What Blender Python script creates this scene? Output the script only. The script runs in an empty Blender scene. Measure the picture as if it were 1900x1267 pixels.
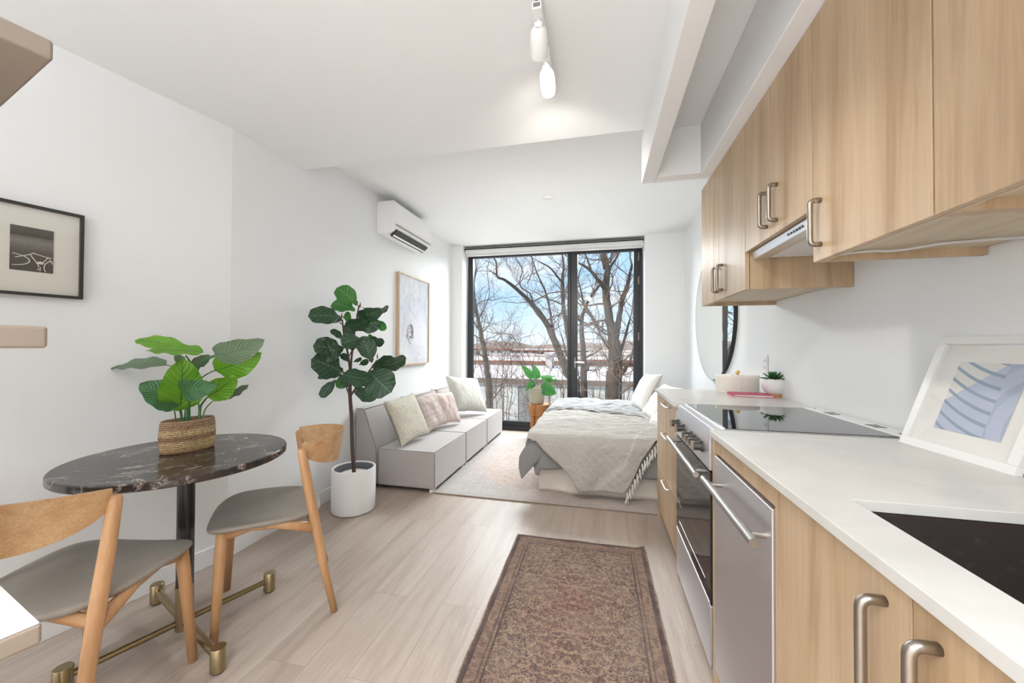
import bpy, bmesh, math, random
from mathutils import Vector, Matrix, noise
random.seed(7)
S = bpy.context.scene
COL = S.collection
# ------------------------------------------------------------------ camera
F_PX, EYE, YAW, PIT, ROL = 699.0, 1.21, .2282, .0127, .0041
fwd = Vector((-math.sin(YAW)*math.cos(PIT), math.cos(YAW)*math.cos(PIT), math.sin(PIT)))
rgt = Vector((math.cos(YAW), math.sin(YAW), 0)); up = rgt.cross(fwd)
rgt, up = rgt*math.cos(ROL)+up*math.sin(ROL), up*math.cos(ROL)-rgt*math.sin(ROL)
CAM = Vector((0, 0, EYE))
cd = bpy.data.cameras.new('camera'); cam = bpy.data.objects.new('camera', cd); COL.objects.link(cam)
cd.sensor_width = 36; cd.lens = 36*F_PX/1900; cd.clip_start = .02; cd.clip_end = 500
cam.matrix_world = Matrix(((rgt.x, up.x, -fwd.x, 0), (rgt.y, up.y, -fwd.y, 0), (rgt.z, up.z, -fwd.z, EYE), (0, 0, 0, 1)))
S.camera = cam
def ray(x, y): return fwd + rgt*((x-950)/F_PX) - up*((y-633.5)/F_PX)
def at_d(x, y, d): return CAM + ray(x, y)*d
def at_y(x, y, Y): r = ray(x, y); return CAM + r*(Y/r.y)
def at_x(x, y, X): r = ray(x, y); return CAM + r*(X/r.x)
def at_z(x, y, z): r = ray(x, y); return CAM + r*((z-EYE)/r.z)
# ------------------------------------------------------------------ colour management, world, lights
S.view_settings.view_transform = 'Standard'; S.view_settings.look = 'None'
S.view_settings.gamma = 1; S.view_settings.exposure = 1.35; S.view_settings.use_curve_mapping = False
W_ = bpy.data.worlds.new('world'); S.world = W_; W_.use_nodes = True
def world():
    nt = W_.node_tree; nt.nodes.clear(); N = nt.nodes.new; L = nt.links.new
    out = N('ShaderNodeOutputWorld'); bg = N('ShaderNodeBackground'); L(bg.outputs[0], out.inputs[0])
    tc = N('ShaderNodeTexCoord'); sep = N('ShaderNodeSeparateXYZ'); L(tc.outputs['Generated'], sep.inputs[0])
    r = N('ShaderNodeValToRGB'); L(sep.outputs[2], r.inputs[0]); e = r.color_ramp.elements
    e[0].position = 0; e[0].color = (.40, .44, .48, 1); e[1].position = .5; e[1].color = (.09, .18, .38, 1)
    for p, c in ((.05, (.33, .40, .47, 1)), (.13, (.24, .36, .49, 1)), (.28, (.17, .31, .50, 1))):
        q = e.new(p); q.color = c
    mp = N('ShaderNodeMapping'); mp.inputs['Scale'].default_value = (2.2, 2.2, 7); L(tc.outputs['Generated'], mp.inputs[0])
    nz = N('ShaderNodeTexNoise'); nz.inputs['Scale'].default_value = 1.6; nz.inputs['Detail'].default_value = 7; L(mp.outputs[0], nz.inputs[0])
    cr = N('ShaderNodeValToRGB'); cr.color_ramp.elements[0].position = .47; cr.color_ramp.elements[1].position = .68; L(nz.outputs[0], cr.inputs[0])
    mx = N('ShaderNodeMix'); mx.data_type = 'RGBA'; L(cr.outputs[0], mx.inputs[0]); L(r.outputs[0], mx.inputs[6]); mx.inputs[7].default_value = (.42, .445, .48, 1)
    L(mx.outputs[2], bg.inputs[0]); bg.inputs[1].default_value = 1.0
world()
def area(name, loc, rot, sx, sy, w, col=(1, 1, 1)):
    l = bpy.data.lights.new(name, 'AREA'); l.shape = 'RECTANGLE'; l.size = sx; l.size_y = sy; l.energy = w; l.color = col
    o = bpy.data.objects.new(name, l); COL.objects.link(o); o.location = loc; o.rotation_euler = rot; return o
sun = bpy.data.lights.new('sun', 'SUN'); sun.energy = 2.0; sun.angle = .05; sun.color = (1, .90, .79)
so = bpy.data.objects.new('sun', sun); COL.objects.link(so); so.rotation_euler = (math.radians(52), 0, math.radians(-62))
area('added_sky_fill', (-.7, 6.9, 3.9), (math.radians(-55), 0, 0), 4.5, 2.6, 340, (.97, .99, 1))  # added area lamp above the window view, standing in for sky brightness
area('added_bounce_fill', (-.7, 7.3, -1.3), (math.radians(-118), 0, 0), 4.5, 1.4, 62, (1, .98, .95))  # added area lamp below the sill line, imitating light thrown up by roofs
area('unseen_ceiling_fill', (-.7, -1.2, 2.42), (0, 0, 0), 2.6, 1.4, 62, (.95, .98, 1)).data.spread = math.radians(125)  # added fill lamp behind the camera, with no fixture of its own
area('unseen_upward_fill', (-.6, -1.5, 1.2), (math.pi, 0, 0), 2.4, 1.4, 24, (.93, .97, 1))  # added fill lamp behind the camera, bounced off the ceiling
# ------------------------------------------------------------------ materials
MATS = {}
class NT:
    def __init__(s, name):
        s.m = bpy.data.materials.new(name); s.m.use_nodes = True; s.t = s.m.node_tree
        s.b = s.t.nodes['Principled BSDF']; s.out = s.t.nodes['Material Output']
    def n(s, typ, **kw):
        x = s.t.nodes.new('ShaderNode'+typ)
        for k, v in kw.items(): setattr(x, k, v)
        return x
    def l(s, a, b): s.t.links.new(a, b)
    def co(s, scale=(1, 1, 1), kind='Object', rot=(0, 0, 0), loc=(0, 0, 0)):
        tc = s.n('TexCoord'); mp = s.n('Mapping'); s.l(tc.outputs[kind], mp.inputs[0])
        mp.inputs['Scale'].default_value = scale; mp.inputs['Rotation'].default_value = rot; mp.inputs['Location'].default_value = loc
        return mp.outputs[0]
    def noise(s, v, scale, detail=4, rough=.5, dist=0):
        x = s.n('TexNoise'); s.l(v, x.inputs[0]); x.inputs['Scale'].default_value = scale
        x.inputs['Detail'].default_value = detail; x.inputs['Roughness'].default_value = rough; x.inputs['Distortion'].default_value = dist
        return x.outputs[0]
    def ramp(s, f, pts):
        x = s.n('ValToRGB'); s.l(f, x.inputs[0]); e = x.color_ramp.elements
        e[0].position, e[0].color = pts[0][0], tuple(pts[0][1])+(1,) if len(pts[0][1]) == 3 else pts[0][1]
        e[1].position, e[1].color = pts[-1][0], tuple(pts[-1][1])+(1,)
        for p, c in pts[1:-1]:
            q = e.new(p); q.color = tuple(c)+(1,)
        return x.outputs[0]
    def mix(s, f, a, b, mode='MIX'):
        x = s.n('Mix'); x.data_type = 'RGBA'; x.blend_type = mode
        for i, v in ((0, f), (6, a), (7, b)):
            if isinstance(v, (int, float)): x.inputs[i].default_value = v
            elif isinstance(v, tuple): x.inputs[i].default_value = v if len(v) == 4 else v+(1,)
            else: s.l(v, x.inputs[i])
        return x.outputs[2]
    def math(s, op, a, b=0.0, c=0.0):
        x = s.n('Math', operation=op)
        for i, v in enumerate((a, b, c)):
            if isinstance(v, (int, float)): x.inputs[i].default_value = v
            else: s.l(v, x.inputs[i])
        return x.outputs[0]
    def base(s, v):
        if isinstance(v, tuple): s.b.inputs['Base Color'].default_value = v+(1,)
        else: s.l(v, s.b.inputs['Base Color'])
    def rough(s, v):
        if isinstance(v, (int, float)): s.b.inputs['Roughness'].default_value = v
        else: s.l(v, s.b.inputs['Roughness'])
    def bump(s, h, strength=.2, dist=.01):
        x = s.n('Bump'); s.l(h, x.inputs['Height']); x.inputs['Strength'].default_value = strength; x.inputs['Distance'].default_value = dist
        s.l(x.outputs[0], s.b.inputs['Normal'])
def plain(name, col, rough=.5, metal=0, spec=None, var=.06, vscale=6, bump=0, bscale=200, sheen=0):
    t = NT(name); v = t.co()
    n = t.noise(v, vscale, 3)
    c = t.mix(n, tuple(x*(1-var) for x in col), tuple(min(1, x*(1+var)) for x in col))
    t.base(c); t.rough(rough); t.b.inputs['Metallic'].default_value = metal
    if spec is not None: t.b.inputs['Specular IOR Level'].default_value = spec
    if bump: t.bump(t.noise(v, bscale, 2), bump, .004)
    if sheen: t.b.inputs['Sheen Weight'].default_value = sheen
    MATS[name] = t.m; return t.m
def wood(name, cols, axis='Z', scale=1.0, rough=.45, contrast=(.3, .7), coat=0, dark2=.9):
    t = NT(name)
    k = {'Z': (9, 9, .8), 'Y': (9, .8, 9), 'X': (.8, 9, 9)}[axis]
    v = t.co(tuple(x*scale for x in k)); n1 = t.noise(v, 1.6, 5, .6, .4)
    k2 = {'Z': (70, 70, 2.2), 'Y': (70, 2.2, 70), 'X': (2.2, 70, 70)}[axis]
    v2 = t.co(tuple(x*scale for x in k2)); n2 = t.noise(v2, 2, 3, .6)
    c1 = t.ramp(n1, [(contrast[0], cols[0]), (.5, cols[1]), (contrast[1], cols[2])])
    c2 = t.ramp(n2, [(.3, (dark2, dark2*.98, dark2*.96)), (.65, (1, 1, 1))])
    t.base(t.mix(1.0, c1, c2, 'MULTIPLY')); t.rough(rough); t.bump(n2, .06, .002)
    if coat: t.b.inputs['Coat Weight'].default_value = coat
    MATS[name] = t.m; return t.m
plain('paint_wall', (.855, .868, .875), .6, var=.01, bump=.03, bscale=300)
plain('paint_ceiling', (.86, .868, .872), .7, var=.01)
plain('paint_trim', (.88, .88, .875), .35, var=.01)
plain('white_plastic', (.86, .86, .86), .3, var=.01)
plain('white_metal', (.85, .85, .84), .35, var=.01)
plain('black_slot', (.02, .02, .02), .6)
plain('dark_frame', (.010, .012, .016), .35, var=.1)
plain('frame_black', (.025, .025, .025), .4)
plain('blind_fabric', (.74, .74, .73), .7, var=.02)
plain('steel', (.36, .34, .32), .42, 1, var=.04, vscale=3)
plain('steel_bright', (.85, .85, .86), .3, .85, var=.02)
plain('nickel', (.33, .29, .25), .32, 1, var=.05)
plain('handle_nickel', (.36, .325, .285), .36, 1, var=.05)
plain('gold', (.75, .52, .2), .25, 1)
plain('brass', (.36, .29, .17), .33, 1, var=.1, vscale=20)
plain('post_black', (.018, .018, .02), .25)
plain('pot_white', (.84, .84, .84), .45, var=.02)
plain('liner_grey', (.16, .17, .19), .7)
plain('terracotta', (.62, .27, .12), .6, var=.1)
plain('soil', (.06, .045, .035), .95, bump=.6, bscale=120)
plain('moss_filler', (.62, .58, .5), .95, bump=.6, bscale=60)
plain('bark_fig', (.085, .055, .045), .8, bump=.5, bscale=160, var=.3, vscale=40)
plain('stem_green', (.05, .15, .05), .5, var=.2)
plain('bud_brown', (.20, .07, .05), .6)
plain('shelf_beige', (.29, .235, .19), .5, var=.02)
plain('shelf_top', (.82, .81, .79), .25, var=.03)
plain('paper_white', (.86, .85, .82), .8, var=.01)
plain('paper_cream', (.74, .72, .66), .8, var=.01)
plain('pages', (.85, .82, .78), .8, var=.02)
plain('pink_cover', (.56, .08, .16), .5, var=.05)
plain('box_cream', (.82, .79, .72), .45, var=.03)
plain('rubber', (.02, .02, .02), .8)
plain('knob_dark', (.09, .085, .08), .4, .6)
plain('cord_grey', (.55, .52, .5), .5)
plain('corner_chip', (.30, .20, .15), .7, var=.3, vscale=60)
plain('skirt_cream', (.74, .68, .60), .9, var=.05, bump=.2, bscale=250)
plain('mattress_white', (.8, .78, .75), .9, var=.02)
plain('led_lens', (1, .97, .9), .3)
MATS['led_lens'].node_tree.nodes['Principled BSDF'].inputs['Emission Color'].default_value = (1, .95, .85, 1)
MATS['led_lens'].node_tree.nodes['Principled BSDF'].inputs['Emission Strength'].default_value = 2
wood('oak_laminate', [(.405, .27, .155), (.515, .365, .225), (.57, .425, .28)], 'Z', .8, .42, (.34, .66))
wood('oak_laminate_dark', [(.27, .20, .14), (.33, .25, .175), (.38, .30, .21)], 'Z', 1.0, .45)
wood('oak_under', [(.52, .42, .29), (.60, .49, .34), (.66, .55, .39)], 'Y', 1.0, .45)
wood('ash_chair', [(.43, .225, .10), (.51, .285, .135), (.57, .34, .17)], 'Z', 1.6, .4)
wood('ash_back', [(.48, .27, .125), (.56, .34, .17), (.62, .40, .215)], 'X', 2.0, .42, dark2=.72)
wood('frame_oak', [(.52, .38, .26), (.62, .47, .33), (.68, .54, .40)], 'Z', 2, .5)
wood('stump_wood', [(.30, .10, .03), (.50, .21, .06), (.60, .30, .11)], 'Z', 1.2, .45)
def m_floor():
    t = NT('floor_planks'); v = t.co()
    br = t.n('TexBrick'); mp = t.co((1, 1, 1), rot=(0, 0, math.pi/2)); t.l(mp, br.inputs[0])
    br.inputs['Scale'].default_value = 1; br.inputs['Brick Width'].default_value = 1.22; br.inputs['Row Height'].default_value = .18
    br.inputs['Mortar Size'].default_value = .0014; br.inputs['Mortar Smooth'].default_value = .1; br.offset = .37; br.inputs['Bias'].default_value = 0
    br.inputs['Color1'].default_value = (.0, .0, .0, 1); br.inputs['Color2'].default_value = (1, 1, 1, 1); br.inputs['Mortar'].default_value = (.5, .5, .5, 1)
    sh = t.n('VectorMath', operation='ADD'); t.l(t.co((5, .5, 1)), sh.inputs[0])
    sc = t.n('VectorMath', operation='SCALE'); t.l(br.outputs['Color'], sc.inputs[0]); sc.inputs['Scale'].default_value = 7; t.l(sc.outputs[0], sh.inputs[1])
    n1 = t.noise(sh.outputs[0], 2.2, 6, .62, .5)
    n2 = t.noise(t.co((60, 2.5, 1)), 2.5, 4, .65)
    c = t.ramp(n1, [(.3, (.315, .245, .20)), (.5, (.42, .345, .29)), (.7, (.50, .425, .365))])
    c = t.mix(.28, c, t.ramp(n2, [(.3, (.28, .21, .17)), (.7, (.56, .48, .42))]))
    c = t.mix(t.math('MULTIPLY', br.outputs['Fac'], .45), c, (.22, .17, .14))
    t.base(c); t.rough(t.math('MULTIPLY_ADD', n2, .15, .30)); t.bump(n2, .05, .002)
    MATS['floor'] = t.m
m_floor()
def m_counter():
    t = NT('quartz'); v = t.co((1, 1, 1)); n = t.noise(v, 3, 6, .6, 1.2)
    t.base(t.ramp(n, [(.35, (.60, .585, .555)), (.6, (.655, .64, .61)), (.7, (.62, .605, .58))])); t.rough(.22)
    MATS['quartz'] = t.m
m_counter()
def m_marble():
    t = NT('black_marble'); v = t.co((1, 1, 1)); n = t.noise(v, 3.5, 6, .65, 1.2)
    w = t.math('ABSOLUTE', t.math('SUBTRACT', n, .5))
    vein = t.ramp(w, [(0, (1, 1, 1)), (.006, (.35, .35, .35)), (.022, (0, 0, 0))])
    n3 = t.noise(v, 9, 3, .5); msk = t.ramp(n3, [(.46, (0, 0, 0)), (.60, (1, 1, 1))])
    nn = t.noise(t.co((1.8, 1, 1), rot=(0, 0, .9)), 5, 5, .6, 2)
    w2 = t.math('ABSOLUTE', t.math('SUBTRACT', nn, .52)); v2 = t.ramp(w2, [(0, (.6, .6, .6)), (.01, (0, 0, 0))])
    f = t.math('ADD', t.math('MULTIPLY', vein, msk), t.math('MULTIPLY', v2, msk))
    b = t.ramp(t.noise(v, 6, 4), [(.3, (.012, .010, .010)), (.7, (.045, .036, .033))])
    t.base(t.mix(t.math('MULTIPLY', f, .75), b, (.60, .50, .45))); t.rough(.17); MATS['marble'] = t.m
m_marble()
def m_fabric(name, c1, c2, scale=400, rough=.9, sheen=.3, bump=.15, vs=5):
    t = NT(name); v = t.co(); n = t.noise(v, vs, 4, .6); f = t.noise(v, scale, 2)
    c = t.mix(n, c1, c2); c = t.mix(.12, c, t.ramp(f, [(.3, (.3, .3, .3)), (.7, (1, 1, 1))]), 'MULTIPLY')
    t.base(c); t.rough(rough); t.b.inputs['Sheen Weight'].default_value = sheen; t.bump(f, bump, .003); MATS[name] = t.m; return t
m_fabric('sofa_velvet', (.385, .35, .34), (.46, .425, .41), 500, .85, .5, .08, 3)
m_fabric('seam_grey', (.22, .20, .19), (.26, .24, .23))
m_fabric('seat_leather', (.24, .21, .175), (.36, .32, .275), 180, .5, .05, .05, 9)
m_fabric('duvet_grey', (.20, .20, .20), (.26, .26, .26), 350)
m_fabric('pillow_white', (.82, .80, .76), (.88, .86, .82), 200, .95, .2, .3)
m_fabric('pillow_linen', (.76, .74, .70), (.83, .81, .77), 300)
m_fabric('pillow_pink', (.56, .45, .41), (.64, .53, .49), 300)
m_fabric('fur_white', (.50, .49, .44), (.74, .73, .68), 60, .95, .5, .4)
def m_boucle():
    t = NT('pillow_boucle'); v = t.co((1, 1, 1)); w = t.n('TexVoronoi'); t.l(v, w.inputs[0]); w.inputs['Scale'].default_value = 95
    t.base(t.ramp(w.outputs[0], [(0, (.84, .81, .72)), (.7, (.70, .66, .56))])); t.rough(.95); t.bump(w.outputs[0], .9, .012); MATS['pillow_boucle'] = t.m
m_boucle()
def m_stripe():
    t = NT('pillow_striped'); v = t.co((1, 1, 1)); s = t.n('SeparateXYZ'); t.l(v, s.inputs[0])
    n = t.noise(t.co((.6, 14, .6)), 2.2, 4, .6, .3)
    t.base(t.ramp(n, [(.36, (.40, .32, .31)), (.46, (.54, .46, .43)), (.62, (.61, .54, .51))])); t.rough(.9); MATS['pillow_striped'] = t.m
m_stripe()
def m_throw():
    t = NT('throw_cotton'); tc = t.n('TexCoord'); sep = t.n('SeparateXYZ'); t.l(tc.outputs['UV'], sep.inputs[0])
    wob = t.math('MULTIPLY', t.noise(tc.outputs['UV'], 4, 2), .10)
    a = t.math('ADD', t.math('MULTIPLY', sep.outputs[0], 1.55), t.math('ADD', wob, t.math('MULTIPLY', sep.outputs[1], -2.4)))
    b = t.math('ADD', t.math('MULTIPLY', sep.outputs[0], 1.55), t.math('ADD', wob, t.math('MULTIPLY', sep.outputs[1], 2.4)))
    def lines(x, f, w):
        fr = t.math('FRACT', t.math('MULTIPLY', x, f)); return t.math('LESS_THAN', fr, w)
    l1 = lines(b, 0.1, .0); l2 = lines(a, 13, .09); l3 = lines(b, 4.1, .03); band = lines(b, 1.7, .10)
    n = t.noise(tc.outputs['UV'], 160, 2)
    c = t.mix(t.math('MULTIPLY', band, .7), (.40, .375, .34), (.52, .50, .47))
    c = t.mix(t.math('MULTIPLY', t.math('MAXIMUM', l1, t.math('MAXIMUM', l2, l3)), .38), c, (.62, .60, .56))
    grey = t.noise(t.co((1.2, 1.2, 1.2)), 1.1, 2)
    c = t.mix(t.math('MULTIPLY', n, .35), c, (.60, .60, .60)); wr = t.noise(t.co((3.0, 17, 5), rot=(0, 0, .25)), 1.6, 5, .6, .6); t.base(c); t.rough(.95); t.bump(t.math('ADD', wr, t.math('MULTIPLY', n, .03)), .8, .028); MATS['throw'] = t.m
m_throw()
bt = m_fabric('blanket_grey', (.36, .365, .375), (.46, .465, .47), 300, .95, .2, .2, 3)
bt.bump(bt.noise(bt.co((3.0, 17, 5), rot=(0, 0, -.1)), 1.6, 5, .6, .6), .8, .028)
def m_rug(name, half, cols, border, dark, scale=1.0, fade=.5):
    """pattern mirrored about both axes of the rug, in object space"""
    t = NT(name); tc = t.n('TexCoord'); ab = t.n('VectorMath', operation='ABSOLUTE'); t.l(tc.outputs['Object'], ab.inputs[0])
    sep = t.n('SeparateXYZ'); t.l(ab.outputs[0], sep.inputs[0]); x, y = sep.outputs[0], sep.outputs[1]
    # rings of the central medallion
    d = t.math('SQRT', t.math('ADD', t.math('MULTIPLY', t.math('MULTIPLY', x, x), 1.0/half[0]**2), t.math('MULTIPLY', t.math('MULTIPLY', y, y), 1.0/half[1]**2)))
    big = t.noise(tc.outputs['Object'], 3.2*scale, 4, .6)
    c = t.ramp(t.math('MULTIPLY_ADD', big, .45, t.math('MULTIPLY', d, .55)), [(.12, cols[0]), (.42, cols[1]), (.62, cols[2]), (.85, cols[3])])
    vo = t.n('TexVoronoi'); t.l(ab.outputs[0], vo.inputs[0]); vo.inputs['Scale'].default_value = 52*scale; vo.feature = 'F1'
    f1 = t.ramp(vo.outputs['Distance'], [(.16, (1, 1, 1)), (.26, (0, 0, 0)), (.44, (0, 0, 0)), (.52, (.6, .6, .6))])
    ve = t.n('TexVoronoi'); t.l(ab.outputs[0], ve.inputs[0]); ve.inputs['Scale'].default_value = 26*scale; ve.feature = 'DISTANCE_TO_EDGE'
    f2 = t.ramp(ve.outputs['Distance'], [(.02, (1, 1, 1)), (.07, (0, 0, 0))])
    nz = t.noise(ab.outputs[0], 75*scale, 4, .7)
    f3 = t.ramp(nz, [(.52, (0, 0, 0)), (.6, (1, 1, 1))])
    c = t.mix(t.math('MULTIPLY', f1, min(1, .8*fade)), c, dark)
    c = t.mix(t.math('MULTIPLY', t.math('MULTIPLY', f2, t.ramp(t.noise(ab.outputs[0], 9*scale, 2), [(.45, (0, 0, 0)), (.6, (1, 1, 1))])), .5*fade), c, cols[4])
    f4 = t.ramp(t.noise(ab.outputs[0], 42*scale, 3, .6, 2.5), [(.56, (0, 0, 0)), (.62, (1, 1, 1))]); c = t.mix(t.math('MULTIPLY', f4, .55*fade), c, dark)
    c = t.mix(t.math('MULTIPLY', f3, .5*fade), c, dark)
    # scrolls
    wv = t.n('TexWave'); wv.wave_type = 'RINGS'; t.l(ab.outputs[0], wv.inputs[0]); wv.inputs['Scale'].default_value = 5.5*scale; wv.inputs['Distortion'].default_value = 9; wv.inputs['Detail'].default_value = 2; wv.inputs['Detail Scale'].default_value = 2.4
    c = t.mix(t.math('MULTIPLY', t.ramp(wv.outputs['Fac'], [(.88, (0, 0, 0)), (.97, (1, 1, 1))]), .4*fade), c, cols[4])
    ang = t.math('ARCTAN2', y, x); lob = t.math('MULTIPLY', t.math('COSINE', t.math('MULTIPLY', ang, 8.0)), .035); dd = t.math('ADD', d, lob)
    for lv, wd, colr, k in ((.62, .006, dark, .75), (.60, .005, cols[4], .7), (.34, .007, dark, .7), (.32, .005, cols[4], .6), (.15, .010, dark, .6), (.92, .008, cols[4], .5)):
        c = t.mix(t.math('MULTIPLY', t.math('LESS_THAN', t.math('ABSOLUTE', t.math('SUBTRACT', dd, lv)), wd), min(1, k*fade*.42)), c, colr)
    # border lines and band
    ex = t.math('SUBTRACT', half[0], x); ey = t.math('SUBTRACT', half[1], y); ed = t.math('MINIMUM', ex, ey)
    inb = t.math('LESS_THAN', ed, border)
    c = t.mix(t.math('MULTIPLY', inb, .35), c, cols[3])
    for off, wd, st in ((border, .004, .7), (border*.78, .003, .55), (border*.24, .004, .7), (.012, .008, .7)):
        c = t.mix(t.math('MULTIPLY', t.math('LESS_THAN', t.math('ABSOLUTE', t.math('SUBTRACT', ed, off)), wd), st*fade), c, dark)
    wear = t.noise(tc.outputs['Object'], 5*scale, 5, .65)
    c = t.mix(t.math('MULTIPLY', t.ramp(wear, [(.45, (0, 0, 0)), (.7, (1, 1, 1))]), .45), c, cols[5])
    t.base(c); t.rough(.95); t.bump(nz, .3, .004); MATS[name] = t.m
m_rug('runner_wool', (.385, .61), [(.36, .18, .125), (.31, .18, .13), (.28, .185, .135), (.235, .145, .105), (.38, .28, .185), (.29, .205, .155)], .085, (.05, .032, .035), 1.0, 1.15)
m_rug('area_rug_faded', (1.2, 1.12), [(.50, .42, .38), (.55, .47, .43), (.56, .40, .31), (.46, .43, .41), (.58, .53, .49), (.50, .47, .44)], .30, (.29, .29, .32), .5, .8)
def m_leaf(name, c1, c2, vein, rough=.35, freq=9, stripes=.3, back=None):
    t = NT(name); tc = t.n('TexCoord'); sep = t.n('SeparateXYZ'); t.l(tc.outputs['UV'], sep.inputs[0])
    u, v = sep.outputs[0], t.math('ABSOLUTE', t.math('SUBTRACT', sep.outputs[1], .5))
    mid = t.math('LESS_THAN', v, .022)
    k = t.math('FRACT', t.math('MULTIPLY', t.math('SUBTRACT', u, t.math('MULTIPLY', v, .55)), freq))
    side = t.math('LESS_THAN', t.math('ABSOLUTE', t.math('SUBTRACT', k, .5)), .07)
    st = t.ramp(t.math('ABSOLUTE', t.math('SUBTRACT', k, .5)), [(.1, (0, 0, 0)), (.45, (1, 1, 1))])
    n = t.noise(t.co(), 12, 3)
    c = t.mix(n, c1, c2); c = t.mix(t.math('MULTIPLY', st, stripes), c, tuple(x*.45 for x in c1))
    c = t.mix(t.math('MULTIPLY', t.math('MAXIMUM', mid, t.math('MULTIPLY', side, .6)), .75), c, vein)
    t.base(c); t.rough(rough); t.bump(st, .35, .004)
    t.b.inputs['Subsurface Weight'].default_value = 0
    tr = t.n('BsdfTranslucent'); t.l(c, tr.inputs[0]); ms = t.n('MixShader'); ms.inputs[0].default_value = .22
    t.l(t.b.outputs[0], ms.inputs[1]); t.l(tr.outputs[0], ms.inputs[2]); t.l(ms.outputs[0], t.out.inputs[0]); MATS[name] = t.m
m_leaf('leaf_fig', (.020, .060, .030), (.045, .105, .050), (.12, .22, .13), .32, 7, .2)
m_leaf('leaf_fig_bright', (.035, .16, .03), (.06, .22, .04), (.14, .33, .10), .35, 7, .2)
m_leaf('leaf_calathea', (.05, .17, .06), (.09, .25, .09), (.10, .22, .08), .38, 13, .75)
m_leaf('leaf_calathea_lime', (.13, .34, .02), (.20, .46, .04), (.04, .14, .02), .4, 9, .35)
m_leaf('leaf_calathea_grey', (.15, .24, .14), (.22, .30, .20), (.08, .16, .07), .45, 12, .4)
m_leaf('leaf_philodendron', (.05, .24, .05), (.09, .33, .08), (.03, .15, .03), .35, 6, .3)
m_leaf('leaf_succulent', (.02, .12, .03), (.06, .24, .05), (.1, .3, .1), .4, 1, .1)
def m_basket():
    t = NT('seagrass'); tc = t.n('TexCoord'); sep = t.n('SeparateXYZ'); t.l(tc.outputs['Object'], sep.inputs[0]); z = sep.outputs[2]
    band = t.ramp(t.math('MULTIPLY', z, 1/.135), [(0, (.36, .20, .10)), (.12, (.55, .36, .17)), (.18, (.66, .48, .24)), (.36, (.66, .48, .25)), (.40, (.36, .21, .12)), (.52, (.40, .24, .13)), (.56, (.68, .50, .27)), (.72, (.66, .48, .26)), (.76, (.42, .27, .16)), (1, (.46, .30, .18))])
    n = t.noise(t.co((1, 1, 1)), 150, 3, .7)
    c = t.mix(.8, band, t.ramp(n, [(.35, (.25, .22, .2)), (.6, (1, 1, 1))]), 'MULTIPLY')
    t.base(c); t.rough(.85)
    w = t.math('SINE', t.math('MULTIPLY', z, 6.283/.0075)); t.bump(t.math('ADD', w, n), .7, .003); MATS['basket'] = t.m
m_basket()
def m_woven():
    t = NT('woven_pot'); tc = t.n('TexCoord'); sep = t.n('SeparateXYZ'); t.l(tc.outputs['Object'], sep.inputs[0])
    w = t.math('SINE', t.math('MULTIPLY', sep.outputs[2], 6.283/.02)); n = t.noise(t.co(), 90, 3)
    t.base(t.mix(n, (.38, .35, .25), (.62, .58, .46))); t.rough(.9); t.bump(t.math('ADD', w, n), .6, .004); MATS['woven_pot'] = t.m
m_woven()
def m_glass(name, tint=(1, 1, 1), refl=.07, rough=0):
    t = NT(name); tr = t.n('BsdfTransparent'); tr.inputs[0].default_value = tint+(1,); gl = t.n('BsdfGlossy'); gl.inputs['Roughness'].default_value = rough
    lw = t.n('LayerWeight'); lw.inputs[0].default_value = .5; ff = t.math('MULTIPLY_ADD', t.math('POWER', lw.outputs['Facing'], 5.0), .7, .025); ms = t.n('MixShader'); t.l(ff, ms.inputs[0]); t.l(tr.outputs[0], ms.inputs[1]); t.l(gl.outputs[0], ms.inputs[2])
    t.l(ms.outputs[0], t.out.inputs[0]); MATS[name] = t.m
m_glass('window_glass', (.97, .985, .98)); m_glass('picture_glass', (1, 1, 1))
t = NT('mirror_glass'); t.base((.93, .95, .94)); t.rough(.0); t.b.inputs['Metallic'].default_value = 1; MATS['mirror'] = t.m
t = NT('ceramic_glass'); t.base((.012, .012, .013)); t.rough(.03); t.b.inputs['IOR'].default_value = 1.9; MATS['black_glass'] = t.m
t = NT('oven_glass'); t.base((.02, .018, .018)); t.rough(.04); t.b.inputs['IOR'].default_value = 1.5; MATS['oven_glass'] = t.m
def m_sink():
    t = NT('composite_sink'); n = t.noise(t.co(), 55, 3); t.base(t.ramp(n, [(.6, (.035, .025, .024)), (.8, (.07, .055, .05)), (.86, (.35, .33, .32))])); t.rough(.45); MATS['sink'] = t.m
m_sink()
def m_brushed():
    t = NT('stainless'); n = t.noise(t.co((1.5, 1.5, 60)), 8, 3); t.base(t.mix(n, (.60, .58, .60), (.70, .68, .70))); t.b.inputs['Metallic'].default_value = .9
    t.rough(t.math('MULTIPLY_ADD', n, .1, .34)); MATS['stainless'] = t.m
m_brushed()
# exterior
plain('bark', (.075, .054, .040), .95, var=.45, vscale=9, bump=.8, bscale=25)
plain('bark_grey', (.13, .115, .09), .95, var=.4, vscale=9, bump=.8, bscale=25)
plain('twig', (.15, .105, .08), .9, var=.3, vscale=3)
plain('snow_roof', (.86, .77, .70), .8, var=.12, vscale=.4)
plain('brick', (.42, .17, .11), .9, var=.3, vscale=1.5)
plain('parapet', (.25, .19, .15), .8, var=.2, vscale=2)
plain('concrete', (.55, .52, .48), .9, var=.2, vscale=1)
plain('plaster_tan', (.70, .60, .50), .9, var=.15, vscale=1)
plain('siding_light', (.72, .71, .67), .8, var=.15, vscale=1)
plain('siding_grey', (.33, .33, .32), .8, var=.2, vscale=2)
plain('window_dark', (.05, .06, .08), .15)
plain('hill', (.34, .26, .21), 1, var=.3, vscale=.05)
plain('ground', (.16, .15, .11), 1, var=.4, vscale=.6)
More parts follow.
